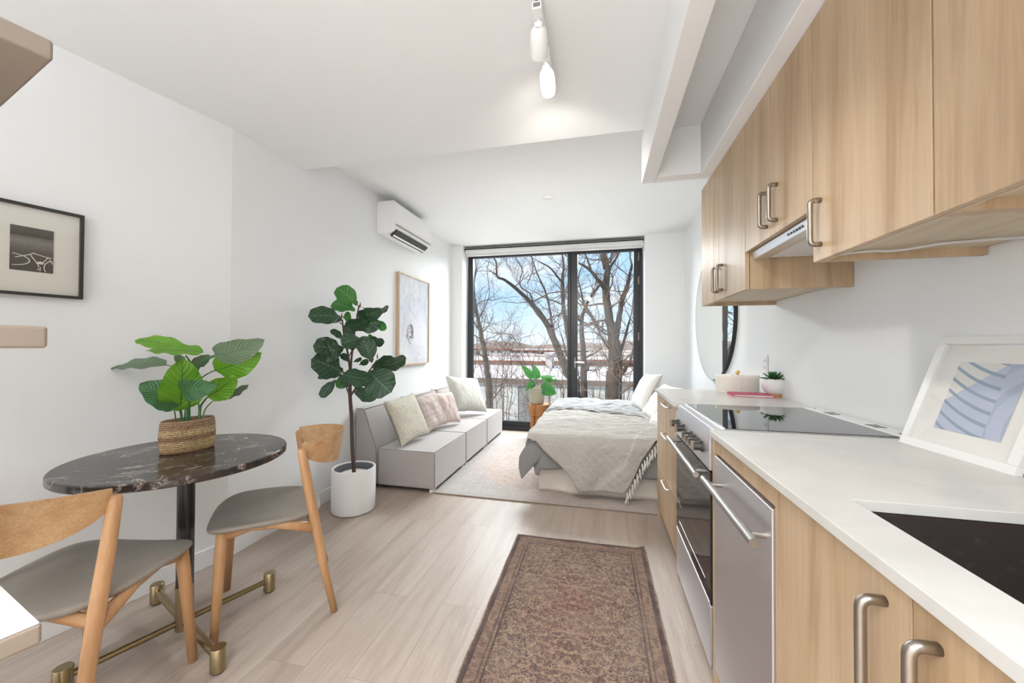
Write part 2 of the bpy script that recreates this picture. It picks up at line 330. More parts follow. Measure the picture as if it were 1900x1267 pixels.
plain('hedge', (.10, .13, .06), 1, var=.5, vscale=6)
# ------------------------------------------------------------------ builders
WM = {}
def link(name, data, parent=None):
    o = bpy.data.objects.new(name, data); COL.objects.link(o)
    if parent is not None: o.parent = parent; WM[o] = WM[parent]
    else: WM[o] = Matrix.Identity(4)
    return o
def tag(o, label=None, cat=None, group=None, kind=None):
    if label: o['label'] = label
    if cat: o['category'] = cat
    if group: o['group'] = group
    if kind: o['kind'] = kind
    return o
def thing(name, label, cat, loc=(0, 0, 0), rz=0, group=None):
    o = bpy.data.objects.new(name, None); COL.objects.link(o); o.location = loc; o.rotation_euler = (0, 0, rz); o.empty_display_size = .05
    WM[o] = Matrix.Translation(loc) @ Matrix.Rotation(rz, 4, 'Z'); tag(o, label, cat, group); return o
class B:
    def __init__(s): s.bm = bmesh.new(); s.uv = None
    def box(s, a, b, M=None):
        vs = [s.bm.verts.new((x, y, z)) for x in (a[0], b[0]) for y in (a[1], b[1]) for z in (a[2], b[2])]
        if M is not None:
            for v in vs: v.co = M @ v.co
        for f in ((0, 1, 3, 2), (4, 6, 7, 5), (0, 4, 5, 1), (2, 3, 7, 6), (0, 2, 6, 4), (1, 5, 7, 3)): s.bm.faces.new([vs[i] for i in f])
        return s
    def prism(s, pts, ax, lo, hi):
        """polygon pts in the plane across axis ax, extruded lo..hi"""
        def mk(p, h): return {'X': (h, p[0], p[1]), 'Y': (p[0], h, p[1]), 'Z': (p[0], p[1], h)}[ax]
        a = [s.bm.verts.new(mk(p, lo)) for p in pts]; b = [s.bm.verts.new(mk(p, hi)) for p in pts]; n = len(pts)
        s.bm.faces.new(a); s.bm.faces.new(b[::-1])
        for i in range(n): s.bm.faces.new((a[i], b[i], b[(i+1) % n], a[(i+1) % n]))
        return s
    def tube(s, pts, rad, n=10, cap=True, flat=1.0, upv=None):
        pts = [Vector(p) for p in pts]; rs = rad if isinstance(rad, (list, tuple)) else [rad]*len(pts); rings = []; ref = None
        for i, p in enumerate(pts):
            d = (pts[min(i+1, len(pts)-1)]-pts[max(i-1, 0)])
            if d.length < 1e-9: d = Vector((0, 0, 1))
            d.normalize()
            if ref is None:
                ref = Vector(upv) if upv else (Vector((0, 0, 1)) if abs(d.z) < .9 else Vector((1, 0, 0)))
            a = ref - d*ref.dot(d)
            if a.length < 1e-6: a = d.orthogonal()
            a.normalize(); ref = a; b = d.cross(a)
            rings.append([s.bm.verts.new(p + (a*math.cos(t)*flat + b*math.sin(t))*rs[i]) for t in [2*math.pi*k/n for k in range(n)]])
        for r, q in zip(rings, rings[1:]):
            for k in range(n): s.bm.faces.new((r[k], r[(k+1) % n], q[(k+1) % n], q[k]))
        if cap: s.bm.faces.new(rings[0][::-1]); s.bm.faces.new(rings[-1])
        return s
    def cyl(s, a, b, r0, r1=None, n=20): return s.tube([a, b], [r0, r0 if r1 is None else r1], n)
    def lathe(s, prof, c=(0, 0, 0), n=40, sx=1, sy=1, closed=False):
        rings = []
        for r, z in prof:
            rings.append([s.bm.verts.new((c[0]+r*sx*math.cos(2*math.pi*k/n), c[1]+r*sy*math.sin(2*math.pi*k/n), c[2]+z)) for k in range(n)] if r > 1e-6 else [s.bm.verts.new((c[0], c[1], c[2]+z))])
        for a, b in zip(rings, rings[1:]):
            for k in range(n):
                k2 = (k+1) % n
                if len(a) == 1 and len(b) == 1: continue
                if len(a) == 1: s.bm.faces.new((a[0], b[k2], b[k]))
                elif len(b) == 1: s.bm.faces.new((a[k], a[k2], b[0]))
                else: s.bm.faces.new((a[k], a[k2], b[k2], b[k]))
        return s
    def grid(s, fn, nu, nv, closed_u=False):
        """fn(u,v)->point; uv stored"""
        if s.uv is None: s.uv = s.bm.loops.layers.uv.new('UVMap')
        g = [[s.bm.verts.new(fn(i/(nu-1), j/(nv-1))) for j in range(nv)] for i in range(nu)]
        for i in range(nu-1):
            for j in range(nv-1):
                f = s.bm.faces.new((g[i][j], g[i+1][j], g[i+1][j+1], g[i][j+1]))
                for lp, (a, b) in zip(f.loops, ((i, j), (i+1, j), (i+1, j+1), (i, j+1))): lp[s.uv].uv = (a/(nu-1), b/(nv-1))
        return g
    def xf(s, M):
        for v in s.bm.verts: v.co = M @ v.co
        return s
    def build(s, name, mat, parent=None, local=False, smooth=False, bev=0, seg=2, sub=0, solid=0, recalc=True):
        if recalc: bmesh.ops.recalc_face_normals(s.bm, faces=s.bm.faces)
        if parent is not None and not local: s.xf(WM[parent].inverted())
        me = bpy.data.meshes.new(name); s.bm.to_mesh(me); s.bm.free(); me.materials.append(MATS[mat])
        for p in me.polygons: p.use_smooth = bool(smooth)
        o = link(name, me, parent)
        if solid:
            m = o.modifiers.new('solid', 'SOLIDIFY'); m.thickness = solid; m.offset = 0
        if bev:
            m = o.modifiers.new('bevel', 'BEVEL'); m.width = bev; m.segments = seg; m.limit_method = 'ANGLE'; m.angle_limit = .6
            for p in me.polygons: p.use_smooth = True
            m2 = o.modifiers.new('wn', 'WEIGHTED_NORMAL'); m2.keep_sharp = True
        if sub:
            m = o.modifiers.new('sub', 'SUBSURF'); m.levels = m.render_levels = sub
        return o
def box(name, a, b, mat, parent=None, bev=0, kind=None, local=False):
    o = B().box(a, b).build(name, mat, parent, local, bev=bev)
    if kind: o['kind'] = kind
    return o
def nz(x, y, z=0, s=1): return noise.noise(Vector((x*s, y*s, z*s)))
def smooth_auto(o, ang=.7):
    me = o.data
    for p in me.polygons: p.use_smooth = True
    m = o.modifiers.new('es', 'EDGE_SPLIT'); m.split_angle = ang; return o
# ------------------------------------------------------------------ room shell
XL, XR, YW, YF = -2.067, 1.045, 5.08, 5.30
ZC, ZF, YS, YC = 2.46, 2.653, 2.265, 1.74
ndir = Vector((.224, .975, 0)).normalized(); nnor = Vector((ndir.y, -ndir.x, 0))   # entry wall: direction, normal into the room
ew0 = Vector((XL, YC, 0)); ew1 = ew0 - ndir*4.3
YB = -2.45
def st(o, kind='structure'): o['kind'] = kind; return o
st(box('floor', (-3.4, YB-.1, -.12), (XR+.12, YF+.12, 0), 'floor'))
st(box('wall_left', (XL-.15, YC, 0), (XL, YF+.1, ZF), 'paint_wall'))
b = B(); q = [(ew0.x, ew0.y), (ew1.x, ew1.y), (ew1.x-.2, ew1.y), (ew0.x-.15, ew0.y)]; b.prism(q, 'Z', 0, ZC+.19); st(b.build('wall_entry', 'paint_wall'))
st(box('wall_right', (XR, YB, 0), (XR+.12, YF+.1, ZF), 'paint_wall'))
st(box('wall_back', (-3.4, YB-.1, 0), (XR+.12, YB, ZF), 'paint_wall'))
b = B(); b.box((XL, YW, 0), (-1.915, YF+.1, ZF)).box((.565, YW, 0), (XR, YF+.1, ZF)).box((-1.915, YF-.04, 2.618), (.565, YF+.1, ZF))
st(b.build('wall_window', 'paint_wall'))
st(box('ceiling', (-3.4, YB-.1, ZC), (XR+.12, YS, ZC+.3), 'paint_ceiling'))
st(box('ceiling', (-3.4, YS, ZF), (XR+.12, YF+.12, ZF+.15), 'paint_ceiling'))
# bulkhead over the kitchen with its open recess
b = B(); b.box((.25, YB, 2.21), (.328, 2.424, ZC+.19)).box((.569, YB, 2.21), (XR, 2.424, ZC+.19)).box((.328, 2.339, 2.21), (.569, 2.424, ZC+.19)).box((.328, YB, 2.489), (.569, 2.339, ZC+.19))
# ceiling slab stays clear of the recess
c0 = bpy.data.objects['ceiling']; bpy.data.objects.remove(c0)
cb = B(); cb.box((-3.4, YB-.1, ZC), (.25, YS, ZC+.3)); st(cb.build('ceiling', 'paint_ceiling'))
st(b.build('trim_1', 'paint_ceiling', bev=.004))
# baseboards
b = B(); b.box((XL, YC, 0), (XL+.014, YW, .10)); st(b.build('baseboard_left', 'paint_trim', bev=.003))
p0, p1 = ew0 + nnor*.0, ew1; b = B(); q = [(ew0.x, ew0.y), (ew1.x, ew1.y), (ew1.x+nnor.x*.014, ew1.y+nnor.y*.014), (ew0.x+nnor.x*.014, ew0.y+nnor.y*.014)]
b.prism(q, 'Z', 0, .10); st(b.build('baseboard_entry', 'paint_trim', bev=.003))
st(box('baseboard_window', (.565, YW-.014, 0), (XR, YW, .10), 'paint_trim', bev=.003))
# ------------------------------------------------------------------ window and glazed door
WX0, WX1, WM0, ZT = -1.905, .56, -.395, 2.575
y0, y1 = YF, YF+.07
win = thing('window_1', None, None, (-1.15, YF, 0)); win['kind'] = 'structure'
b = B(); b.box((WX0, y0, .0), (WX0+.075, y1, ZT)).box((-.437, y0, 0), (WM0, y1, ZT)).box((WX0+.075, y0, 2.515), (-.437, y1, ZT)).box((WX0+.075, y0, 0), (-.437, y1, .065)).box((WX0+.075, y0+.01, .065), (-.437, y1, .13))
b.build('window_frame', 'dark_frame', win, bev=.004)
box('glass', (WX0+.07, y0+.03, .12), (-.43, y0+.036, 2.52), 'window_glass', win)
dr = thing('door_1', None, None, (.1, YF, 0)); dr['kind'] = 'structure'
b = B(); b.box((WM0, y0, 0), (-.38, y1, ZT)).box((.485, y0, 0), (.56, y1, ZT)).box((-.38, y0, 2.55), (.485, y1, ZT)).box((-.38, y0, 0), (.485, y1, .05)); b.build('door_frame', 'dark_frame', dr, bev=.003)
yd = y0-.018
b = B(); b.box((-.385, yd, .05), (-.298, y0+.05, 2.56)).box((.445, yd, .05), (.515, y0+.05, 2.56)).box((-.298, yd, 2.50), (.445, y0+.05, 2.56)).box((-.298, yd, .05), (.445, y0+.05, .14)); b.build('door_leaf', 'dark_frame', dr, bev=.004)
box('glass', (-.33, y0+.02, .13), (.45, y0+.026, 2.51), 'window_glass', dr)
h = at_y(1067, 673, yd); b = B(); b.tube([(h.x, yd-.006, h.z-.075), (h.x, yd-.006, h.z+.075)], .017, 12, flat=.4); b.cyl((h.x, yd, h.z+.01), (h.x, yd-.05, h.z+.01), .009).tube([(h.x-.005, yd-.045, h.z+.01), (h.x+.03, yd-.05, h.z+.01), (h.x+.13, yd-.05, h.z+.008)], .010, 10)
hd = b.build('door_handle', 'steel_bright', dr, smooth=True); hd['label'] = 'brushed steel lever handle'
for zz in (2.42, 2.10, .93+.42, .3):
    b = B(); b.cyl((.507, yd-.008, zz-.055), (.507, yd-.008, zz+.055), .009, n=10); b.build('hinge', 'steel', dr, smooth=True)
# roller blind
bl = thing('roller_blind', 'white roller blind rolled up above the window and glazed door', 'blind', (-.67, YF-.06, 2.53))
box('cassette', (-1.9, YF-.14, 2.548), (.555, YF-.03, 2.605), 'blind_fabric', bl, bev=.006)
box('bottom_bar', (-1.885, YF-.10, 2.52), (.545, YF-.06, 2.548), 'blind_fabric', bl, bev=.004)
tr = box('shadow_gap_strip', (-1.914, YF-.15, 2.606), (.564, YF-.02, 2.618), 'black_slot', bl); tr['label'] = 'dark strip painted as the shadow gap over the blind'  # black strip stands in for the shaded gap above the cassette
# ------------------------------------------------------------------ air conditioner
ac = thing('air_conditioner', 'white wall-mounted split air conditioner high on the left wall', 'air conditioner', (XL, 3.56, 2.26))
prof = [(XL, 2.29), (XL, 2.575), (XL+.02, 2.585), (XL+.175, 2.585), (XL+.195, 2.565), (XL+.2, 2.40), (XL+.19, 2.35), (XL+.165, 2.31), (XL+.12, 2.283), (XL+.02, 2.275)]
b = B(); b.prism(prof, 'Y', 3.19, 3.95); b.build('housing', 'white_plastic', ac, bev=.004)
b = B(); M = Matrix.Translation((XL+.148, 3.57, 2.294)) @ Matrix.Rotation(math.radians(-38), 4, 'Y'); b.box((-.043, -.33, -.012), (.040, .33, .006), M); b.build('air_outlet', 'black_slot', ac)
b = B(); M = Matrix.Translation((XL+.148, 3.57, 2.294)) @ Matrix.Rotation(math.radians(-38), 4, 'Y'); b.box((-.016, -.325, -.020), (-.011, .325, -.008), M); b.box((-.030, -.325, -.017), (-.016, .325, -.0145), M); b.build('flap', 'white_plastic', ac, bev=.002)
b = B(); b.box((XL+.185, 3.20, 2.352), (XL+.2045, 3.94, 2.356)); b.build('panel_seam', 'seam_grey', ac)
# smoke detector
sd = at_z(1017, 365, ZF); b = B(); b.lathe([(0, -.012), (.045, -.012), (.055, -.006), (.058, 0)], (sd.x, sd.y, ZF)); tag(smooth_auto(b.build('ceiling_detector', 'white_plastic')), 'small round white disc on the ceiling before the window', 'smoke detector')
# ------------------------------------------------------------------ track lights
tk = thing('track_rail', 'white track rail fixed to the ceiling, holding the spotlights', 'light track', (-.22, .9, ZC))
b = B(); b.box((-.235, -.6, ZC-.022), (-.203, 1.79, ZC)); b.build('rail', 'white_metal', tk, bev=.003)
b = B(); b.box((-.223, -.6, ZC-.0235), (-.215, 1.78, ZC-.021)); b.build('conductor_groove', 'seam_grey', tk)
def spot(name, label, y, drop, axis, L=.15, r=.036, en=17, sz=1.9):
    o = thing(name, label, 'spotlight', (-.219, y, ZC), 0, 'spotlights on the ceiling track'); axis = Vector(axis).normalized()
    box('adapter', (-.237, y-.03, ZC-.052), (-.201, y+.045, ZC-.023), 'white_metal', o, bev=.004)
    g = box('gearbox_window', (-.232, y-.031, ZC-.046), (-.206, y+.0, ZC-.030), 'seam_grey', o, bev=.002)
    j = Vector((-.219, y+.02, ZC-drop)); b = B(); b.cyl((-.219, y+.02, ZC-.05), j, .009, n=12).cyl(j-Vector((.014, 0, 0)), j+Vector((.014, 0, 0)), .014, n=14); b.build('stem', 'white_metal', o, smooth=True)
    M = Matrix.Translation(j + axis*.01) @ axis.to_track_quat('Z', 'Y').to_matrix().to_4x4()
    b = B(); b.lathe([(0, -.01), (r*.55, -.01), (r*.85, .004), (r*.98, .03), (r, .07), (r*.98, L-.01), (r*.93, L), (r*.82, L), (r*.8, L-.012), (0, L-.012)], n=28); b.xf(M); smooth_auto(b.build('lamp_head', 'white_metal', o))
    b = B(); b.lathe([(0, L-.010), (r*.78, L-.010)], n=24); b.xf(M); b.build('lens', 'led_lens', o)
    b = B()
    for k in range(12):
        a = 2*math.pi*k/12; c = Vector((r*.42*math.cos(a), r*.42*math.sin(a), -.0115)); b.box(c-Vector((.0022, .0022, .0005)), c+Vector((.0022, .0022, .0005)))
    b.xf(M); b.build('vent_holes', 'seam_grey', o)
    l = bpy.data.lights.new('spot', 'SPOT'); l.energy = en; l.spot_size = sz; l.spot_blend = .9; l.color = (1, .93, .84); l.shadow_soft_size = .035
    lo = bpy.data.objects.new('spot', l); COL.objects.link(lo); lo.parent = o
    Mw = Matrix.Translation(j+axis*(L+.03)) @ (-axis).to_track_quat('Z', 'Y').to_matrix().to_4x4(); lo.matrix_local = WM[o].inverted() @ Mw
    return o
spot('track_spotlight', 'white cylinder spotlight nearest the camera on the ceiling track, aimed away down the room', 1.335, .072, (-.10, .80, -.42), .092, .034)
spot('track_spotlight', 'white cylinder spotlight at the far end of the ceiling track, angled down the room', 1.545, .080, (.0, .84, -.40), .092, .034)
spot('track_spotlight', 'added white cylinder spotlight on the ceiling track, out of view, lighting the worktop', .75, .082, (.50, .42, -.80), .13, .036, 11, 1.15)  # extra head added out of view to brighten the worktop side
# ------------------------------------------------------------------ pictures
# bicycle photo, black frame on the entry wall (coordinates: s along the wall, z)
def ewp(s, z, d): p = ew0 + ndir*s + nnor*d; return Vector((p.x, p.y, z))
def ewbox(bb, s0, s1, z0, z1, d0, d1):
    M = Matrix(((ndir.x, nnor.x, 0, ew0.x), (ndir.y, nnor.y, 0, ew0.y), (0, 0, 1, 0), (0, 0, 0, 1))); bb.box((s0, d0, z0), (s1, d1, z1), M); return bb
o = thing('framed_photograph', 'black-framed photograph of a bicycle road marking on the wall by the shelves', 'picture', ewp(-.77, 1.40, 0))
s0, s1, z0, z1 = -.965, -.585, 1.405, 1.768; fw = .011
b = B(); ewbox(b, s0, s1, z1-fw, z1, 0, .025); ewbox(b, s0, s1, z0, z0+fw, 0, .025); ewbox(b, s0, s0+fw, z0+fw, z1-fw, 0, .025); ewbox(b, s1-fw, s1, z0+fw, z1-fw, 0, .025); b.build('frame', 'frame_black', o)
b = B(); ewbox(b, s0+fw, s1-fw, z0+fw, z1-fw, .003, .010); b.build('mount', 'paper_cream', o)
def m_photo():
    t = NT('street_photo'); tc = t.n('TexCoord'); sep = t.n('SeparateXYZ'); t.l(tc.outputs['UV'], sep.inputs[0]); v = sep.outputs[1]
    n = t.noise(t.co((60, 60, 60)), 3, 5, .7); n2 = t.noise(t.co((1, 1, 14)), 12, 3)
    g = t.ramp(v, [(0, (.075, .068, .062)), (.45, (.12, .11, .10)), (.68, (.26, .245, .225)), (.78, (.15, .14, .13)), (.80, (.06, .055, .05)), (.92, (.12, .11, .10)), (1, (.10, .095, .09))])
    t.base(t.mix(.5, g, t.ramp(n, [(.3, (.35, .35, .35)), (.7, (1.0, 1.0, 1.0))]), 'MULTIPLY')); t.rough(.5); MATS['photo'] = t.m
m_photo()
ps0, ps1, pz0, pz1 = -.779, -.668, 1.502, 1.678
b = B(); b.grid(lambda u, v: ewp(ps0+(ps1-ps0)*u, pz0+(pz1-pz0)*v, .0115), 2, 2); b.build('photo_print', 'photo', o, recalc=False)
def pp(u, v): return ewp(ps0+(ps1-ps0)*u, pz0+(pz1-pz0)*v, .0125)
def clipline(pts, r, bb):
    pts = [(u, v) for u, v in pts if 0.01 <= u <= .99 and .01 <= v <= .99]
    if len(pts) > 1: bb.tube([pp(u, v) for u, v in pts], r, 6, flat=1)
b = B()
clipline([(.0+.44*math.cos(a)*1.0, .235+.13*math.sin(a)+.0*a) for a in [-1.6+.16*k for k in range(21)]], .0016, b)
clipline([(1.0-.22*math.cos(a), .12+.17*math.sin(a)) for a in [-.6+.12*k for k in range(16)]], .0014, b)
for L_ in ([(.12, .28), (.44, .38), (.55, .43)], [(.46, .37), (.62, .2), (.66, .12)], [(.52, .42), (.85, .36)], [(.72, .2), (.88, .37), (.98, .22)], [(.82, .36), (.96, .36)], [(.8, .2), (.9, .28), (.98, .28)], [(.62, .05), (.7, .12), (.68, .03)]): clipline(L_, .0016, b)
c = pp(.68, .2); b.lathe([(0, 0), (.008, 0), (.008, .0006), (0, .0006)], n=16) if False else None
b.tube([pp(.60, .2), pp(.70, .22), pp(.76, .2)], [.004, .006, .004], 6)
m = b.build('bicycle_marking', 'paper_cream', o)
b = B(); ewbox(b, s0+fw, s1-fw, z0+fw, z1-fw, .0185, .020); b.build('glass', 'picture_glass', o)
# large oak frame on the left wall
o = thing('framed_artwork', 'oak-framed pale abstract drawing hanging above the sofa', 'picture', (XL, 3.9, 1.0))
ya, yb, za, zb = 3.545, 4.262, 1.0, 1.985; XA = XL+.04; fw = .016
b = B()
for a_, b_ in (((XL, ya, za), (XA, ya+fw, zb)), ((XL, yb-fw, za), (XA, yb, zb)), ((XL, ya+fw, za), (XA, yb-fw, za+fw)), ((XL, ya+fw, zb-fw), (XA, yb-fw, zb))): b.box(a_, b_)
b.build('frame', 'frame_oak', o, bev=.001)
def m_art():
    t = NT('abstract_drawing'); v = t.co((1, 1, 1)); n = t.noise(v, 2.4, 5, .65, 2); w = t.math('ABSOLUTE', t.math('SUBTRACT', n, .5))
    c = t.ramp(t.noise(v, 2.2, 3), [(.35, (.70, .72, .80)), (.6, (.84, .845, .88))]); c = t.mix(t.math('MULTIPLY', t.ramp(w, [(0, (1, 1, 1)), (.012, (0, 0, 0))]), .35), c, (.42, .42, .5))
    t.base(c); t.rough(.7); MATS['art'] = t.m
m_art()
box('drawing', (XL+.004, ya+fw, za+fw), (XL+.028, yb-fw, zb-fw), 'art', o)
b = B(); random.seed(3)
cy_, cz_ = 3.80, 1.34
for k in range(16):
    a = random.uniform(0, 6.28); pts = []
    for i in range(9):
        r = .02+.008*i; pts.append((XL+.0295, cy_+random.uniform(-.015, .015)+r*1.1*math.cos(a+i*.45)*.9, cz_+r*1.3*math.sin(a+i*.45)))
    b.tube(pts, .0012, 4)
b.build('scribble', 'corner_chip', o)
b = B()
for k in range(14):
    p = [random.uniform(ya+.08, yb-.08), random.uniform(1.5, 1.9)]; a = random.uniform(0, 6.28); pts = []
    for i in range(10):
        a += random.uniform(-.4, .4); p = [min(yb-.03, max(ya+.03, p[0]+.035*math.cos(a))), min(zb-.04, max(za+.06, p[1]+.035*math.sin(a)))]; pts.append((XL+.0293, p[0], p[1]))
    b.tube(pts, .0009, 4)
b.build('pencil_lines', 'cord_grey', o)
box('glass', (XL+.033, ya+fw, za+fw), (XL+.035, yb-fw, zb-fw), 'picture_glass', o)
# ------------------------------------------------------------------ wall mirror, outlet
mc = Vector((XR, 3.83, 1.505)); R = .595
o = thing('round_mirror', 'large round mirror with a dark metal rim on the right wall', 'mirror', (XR, mc.y, mc.z))
MX = Matrix.Translation(mc) @ Matrix.Rotation(math.radians(-90), 4, 'Y')
b = B(); b.lathe([(R-.003, .030), (R, .030), (R, 0), (R-.012, 0), (R-.012, .0285), (R-.003, .0285), (R-.003, .030)], n=96); b.xf(MX); smooth_auto(b.build('rim', 'dark_frame', o), .5)
b = B(); b.lathe([(0, .0292), (R-.003, .0292)], n=96); b.xf(MX); b.build('mirror_glass', 'mirror', o)
oc = at_x(1421, 675, XR)
o = thing('wall_outlet', 'white double wall outlet behind the succulent', 'outlet', oc)
b = B(); b.box((XR-.006, oc.y-.036, oc.z-.058), (XR, oc.y+.036, oc.z+.058)); b.build('cover_plate', 'white_plastic', o, bev=.002)
for dz in (-.022, .022):
    box('socket_face', (XR-.009, oc.y-.017, oc.z+dz-.015), (XR-.005, oc.y+.017, oc.z+dz+.015), 'white_plastic', o, bev=.002)
    b = B()
    for dy in (-.006, .006): b.box((XR-.0095, oc.y+dy-.0012, oc.z+dz-.006), (XR-.0085, oc.y+dy+.0012, oc.z+dz+.005))
    b.build('slots', 'black_slot', o)
# ------------------------------------------------------------------ kitchen: handles
def c_handle(name, parent, p, q, out, t=.0075, mat='handle_nickel', w=1.0):
    """bar handle from foot p to foot q standing off by out"""
    p, q, out = Vector(p), Vector(q), Vector(out); d = (q-p).normalized(); r = .012; n = []
    n.append(p); n.append(p+out*.55)
    for k in range(5):
        a = k/4*math.pi/2; n.append(p+out-out.normalized()*r*(1-math.sin(a)) + d*r*(1-math.cos(a)))
    for k in range(5):
        a = math.pi/2-k/4*math.pi/2; n.append(q+out-out.normalized()*r*(1-math.sin(a)) - d*r*(1-math.cos(a)))
    n.append(q+out*.55); n.append(q)
    b = B(); b.tube(n, t, 10, flat=w, upv=d.cross(out)); return b.build(name, mat, parent, smooth=True)
def bar_handle(name, parent, p, q, off, posts, r=.0095):
    b = B(); b.cyl(p, q, r, n=20)
    for a in posts: b.cyl(a, Vector(a)+Vector(off), .008, n=14)
    o = b.build(name, 'steel', parent); smooth_auto(o); return o
# ------------------------------------------------------------------ upper cabinets
UX, UXc = .633, .652
def upper(name, label, ya, yb, z0, doors, zt=2.208, side_l=True, bottom_recess=.022, dz=0):
    """ya<yb; doors list of (y0,y1,handle_y or None)"""
    o = thing(name, label, 'cabinet', ((UXc+XR)/2, (ya+yb)/2, z0), 0, 'oak upper cabinets along the right wall')
    b = B(); b.box((UXc, ya, z0), (XR-.003, ya+.016, zt)).box((UXc, yb-.016, z0), (XR-.003, yb, zt)).box((UXc, ya+.016, zt-.016), (XR-.003, yb-.016, zt)).box((XR-.01, ya+.016, z0+bottom_recess), (XR-.003, yb-.016, zt-.016)); b.build('carcass', 'oak_laminate', o)
    box('bottom_panel', (UXc, ya+.016, z0+bottom_recess), (XR-.011, yb-.016, z0+bottom_recess+.016), 'oak_under', o)
    b = B(); b.box((UXc, ya+.016, z0), (UXc+.006, yb-.016, z0+bottom_recess)); b.build('front_lip', 'oak_under', o)
    for d0, d1, hy in doors:
        d = box('door', (UX, d0+.0015, z0-dz), (UXc-.002, d1-.0015, zt), 'oak_laminate', o, bev=.0008)
        if hy is not None: c_handle('handle', d, (UX, hy, z0+.045), (UX, hy, z0+.175), (-.028, 0, 0))
    return o
ZU = 1.468
upper('upper_cabinet', 'oak upper cabinet at the far end, tall pair of doors left of the hood', 1.868, 2.60, ZU, [(1.868, 2.251, 2.185), (2.251, 2.60, 2.268)])
upper('upper_cabinet', 'short oak upper cabinet above the range hood', 1.323, 1.866, 1.632, [(1.612, 1.866, 1.640), (1.323, 1.612, 1.556)], bottom_recess=.002)
oC = upper('upper_cabinet', 'oak upper cabinet right of the hood, its single handle at the far edge', .897, 1.321, ZU, [(.897, 1.321, 1.278)])
upper('upper_cabinet', 'oak upper cabinet nearest the camera with no handle in view', .05, .895, ZU, [(.475, .895, None), (.05, .475, None)])
b = B(); c = [(UXc+.01+.03*k, 1.300-.012*k+.006*math.sin(k*1.7), ZU+.014+.003*math.sin(k)) for k in range(13)]; b.tube(c, .004, 8)
tag(b.build('power_cord', 'cord_grey', smooth=True), 'thin grey cord running under the upper cabinets', 'cord')
# ------------------------------------------------------------------ range hood
o = thing('range_hood', 'slim steel range hood under the short oak cabinet', 'range hood', (.85, 1.595, 1.6))
box('body', (.70, 1.326, 1.606), (XR-.012, 1.862, 1.629), 'steel_bright', o, bev=.002)
b = B(); b.prism([(.662, 1.598), (.655, 1.628), (.72, 1.629), (.72, 1.598)], 'Y', 1.33, 1.858); b.build('control_panel', 'steel_bright', o, bev=.001)
b = B(); b.box((.725, 1.345, 1.600), (XR-.03, 1.845, 1.606)); b.build('grease_filter', 'white_metal', o, bev=.002)
for k in range(6):
    c = at_x(1463+k*5.2, 434-k*3.05, .6585); b = B(); b.cyl((.6615, c.y, 1.613), (.655, c.y, 1.613), .0042, n=12); b.build('button', 'post_black', o)
# ------------------------------------------------------------------ base units
BX, BXc = .398, .417; TOP = .915; CT = .022
def base(name, label, ya, yb, loc=None):
    return thing(name, label, 'cabinet', ((BXc+XR)/2, (ya+yb)/2, 0))
# drawers
o = base('drawer_cabinet', 'oak base cabinet with three drawers beside the bed', 2.13, 2.845)
b = B(); b.box((BX+.002, 2.827, 0), (XR-.003, 2.845, TOP-CT)).box((BX+.002, 2.118, 0), (XR-.003, 2.135, TOP-CT)).box((BXc+.03, 2.135, .10), (XR-.003, 2.827, .116)).box((BXc+.05, 2.135, 0), (BXc+.065, 2.827, .1)).box((BXc+.02, 2.135, .116), (BXc+.028, 2.827, TOP-CT)); b.build('carcass', 'oak_laminate', o)
for z0, z1, hz in ((.715, TOP-CT-.004, .862), (.409, .7115, .68), (.105, .4055, .392)):
    d = box('drawer', (BX, 2.137, z0), (BXc+.02, 2.826, z1), 'oak_laminate', o, bev=.0008)
    hh = c_handle('handle', d, (BX, 2.31, hz), (BX, 2.47, hz), (-.030, 0, 0), .005, 'steel_bright')
# range / cooker
o = thing('electric_range', 'stainless freestanding range with black glass cooktop and oven door', 'stove', (.7, 1.79, 0))
RY0, RY1 = 1.488, 2.10
b = B(); b.box((BX+.03, RY0, .05), (XR-.01, RY1, .885)).box((BX+.05, RY0+.01, 0), (XR-.05, RY1-.01, .05)); b.build('body', 'stainless', o)
b = B(); b.prism([(.386, .765), (.386, .872), (.402, .912), (.436, .914), (.436, .765)], 'Y', RY0, RY1); b.build('control_panel', 'stainless', o, bev=.002)
box('oven_door', (.388, RY0+.002, .285), (BX+.03, RY1-.002, .757), 'oven_glass', o, bev=.003)
b = B(); b.box((.3872, RY0+.07, .34), (.3882, RY1-.07, .345)); b.box((.3865, RY0+.01, .285), (.3885, RY1-.01, .290)); b.build('door_trim', 'steel_bright', o)
box('storage_drawer', (.388, RY0+.002, .062), (BX+.03, RY1-.002, .280), 'stainless', o, bev=.003)
bar_handle('oven_handle', o, (.345, 1.505, .742), (.345, 2.085, .742), (.045, 0, 0), [(.345, 1.56, .742), (.345, 2.03, .742)], .0105)
for y in (2.022, 1.90, 1.748, 1.684, 1.632, 1.578):
    k = B(); k.cyl((.386, y, .830), (.379, y, .830), .021, n=20); k.cyl((.379, y, .830), (.354, y, .830), .016, n=20); kb = smooth_auto(k.build('knob', 'knob_dark', o))
    k = B(); k.box((.344, y-.0055, .813), (.356, y+.0055, .847)); k.build('grip', 'nickel', kb, bev=.001)
b = B(); b.box((.430, RY0+.004, .905), (XR-.012, RY1-.004, .916)); b.build('top_frame', 'steel_bright', o, bev=.001)
box('cooktop', (.440, RY0+.006, .914), (.958, RY1-.006, .9185), 'black_glass', o, bev=.001)
b = B(); b.box((.962, RY0+.006, .914), (1.028, RY1-.006, .921)); b.build('rear_vent', 'white_metal', o, bev=.002)
b = B()
for cy in (1.66, 1.93):
    for i in range(3):
        for j in range(2): b.box((.975+i*.014, cy+j*.035-.03, .9205), (.983+i*.014, cy+j*.035-.005, .9218))
b.build('vent_slots', 'black_slot', o)
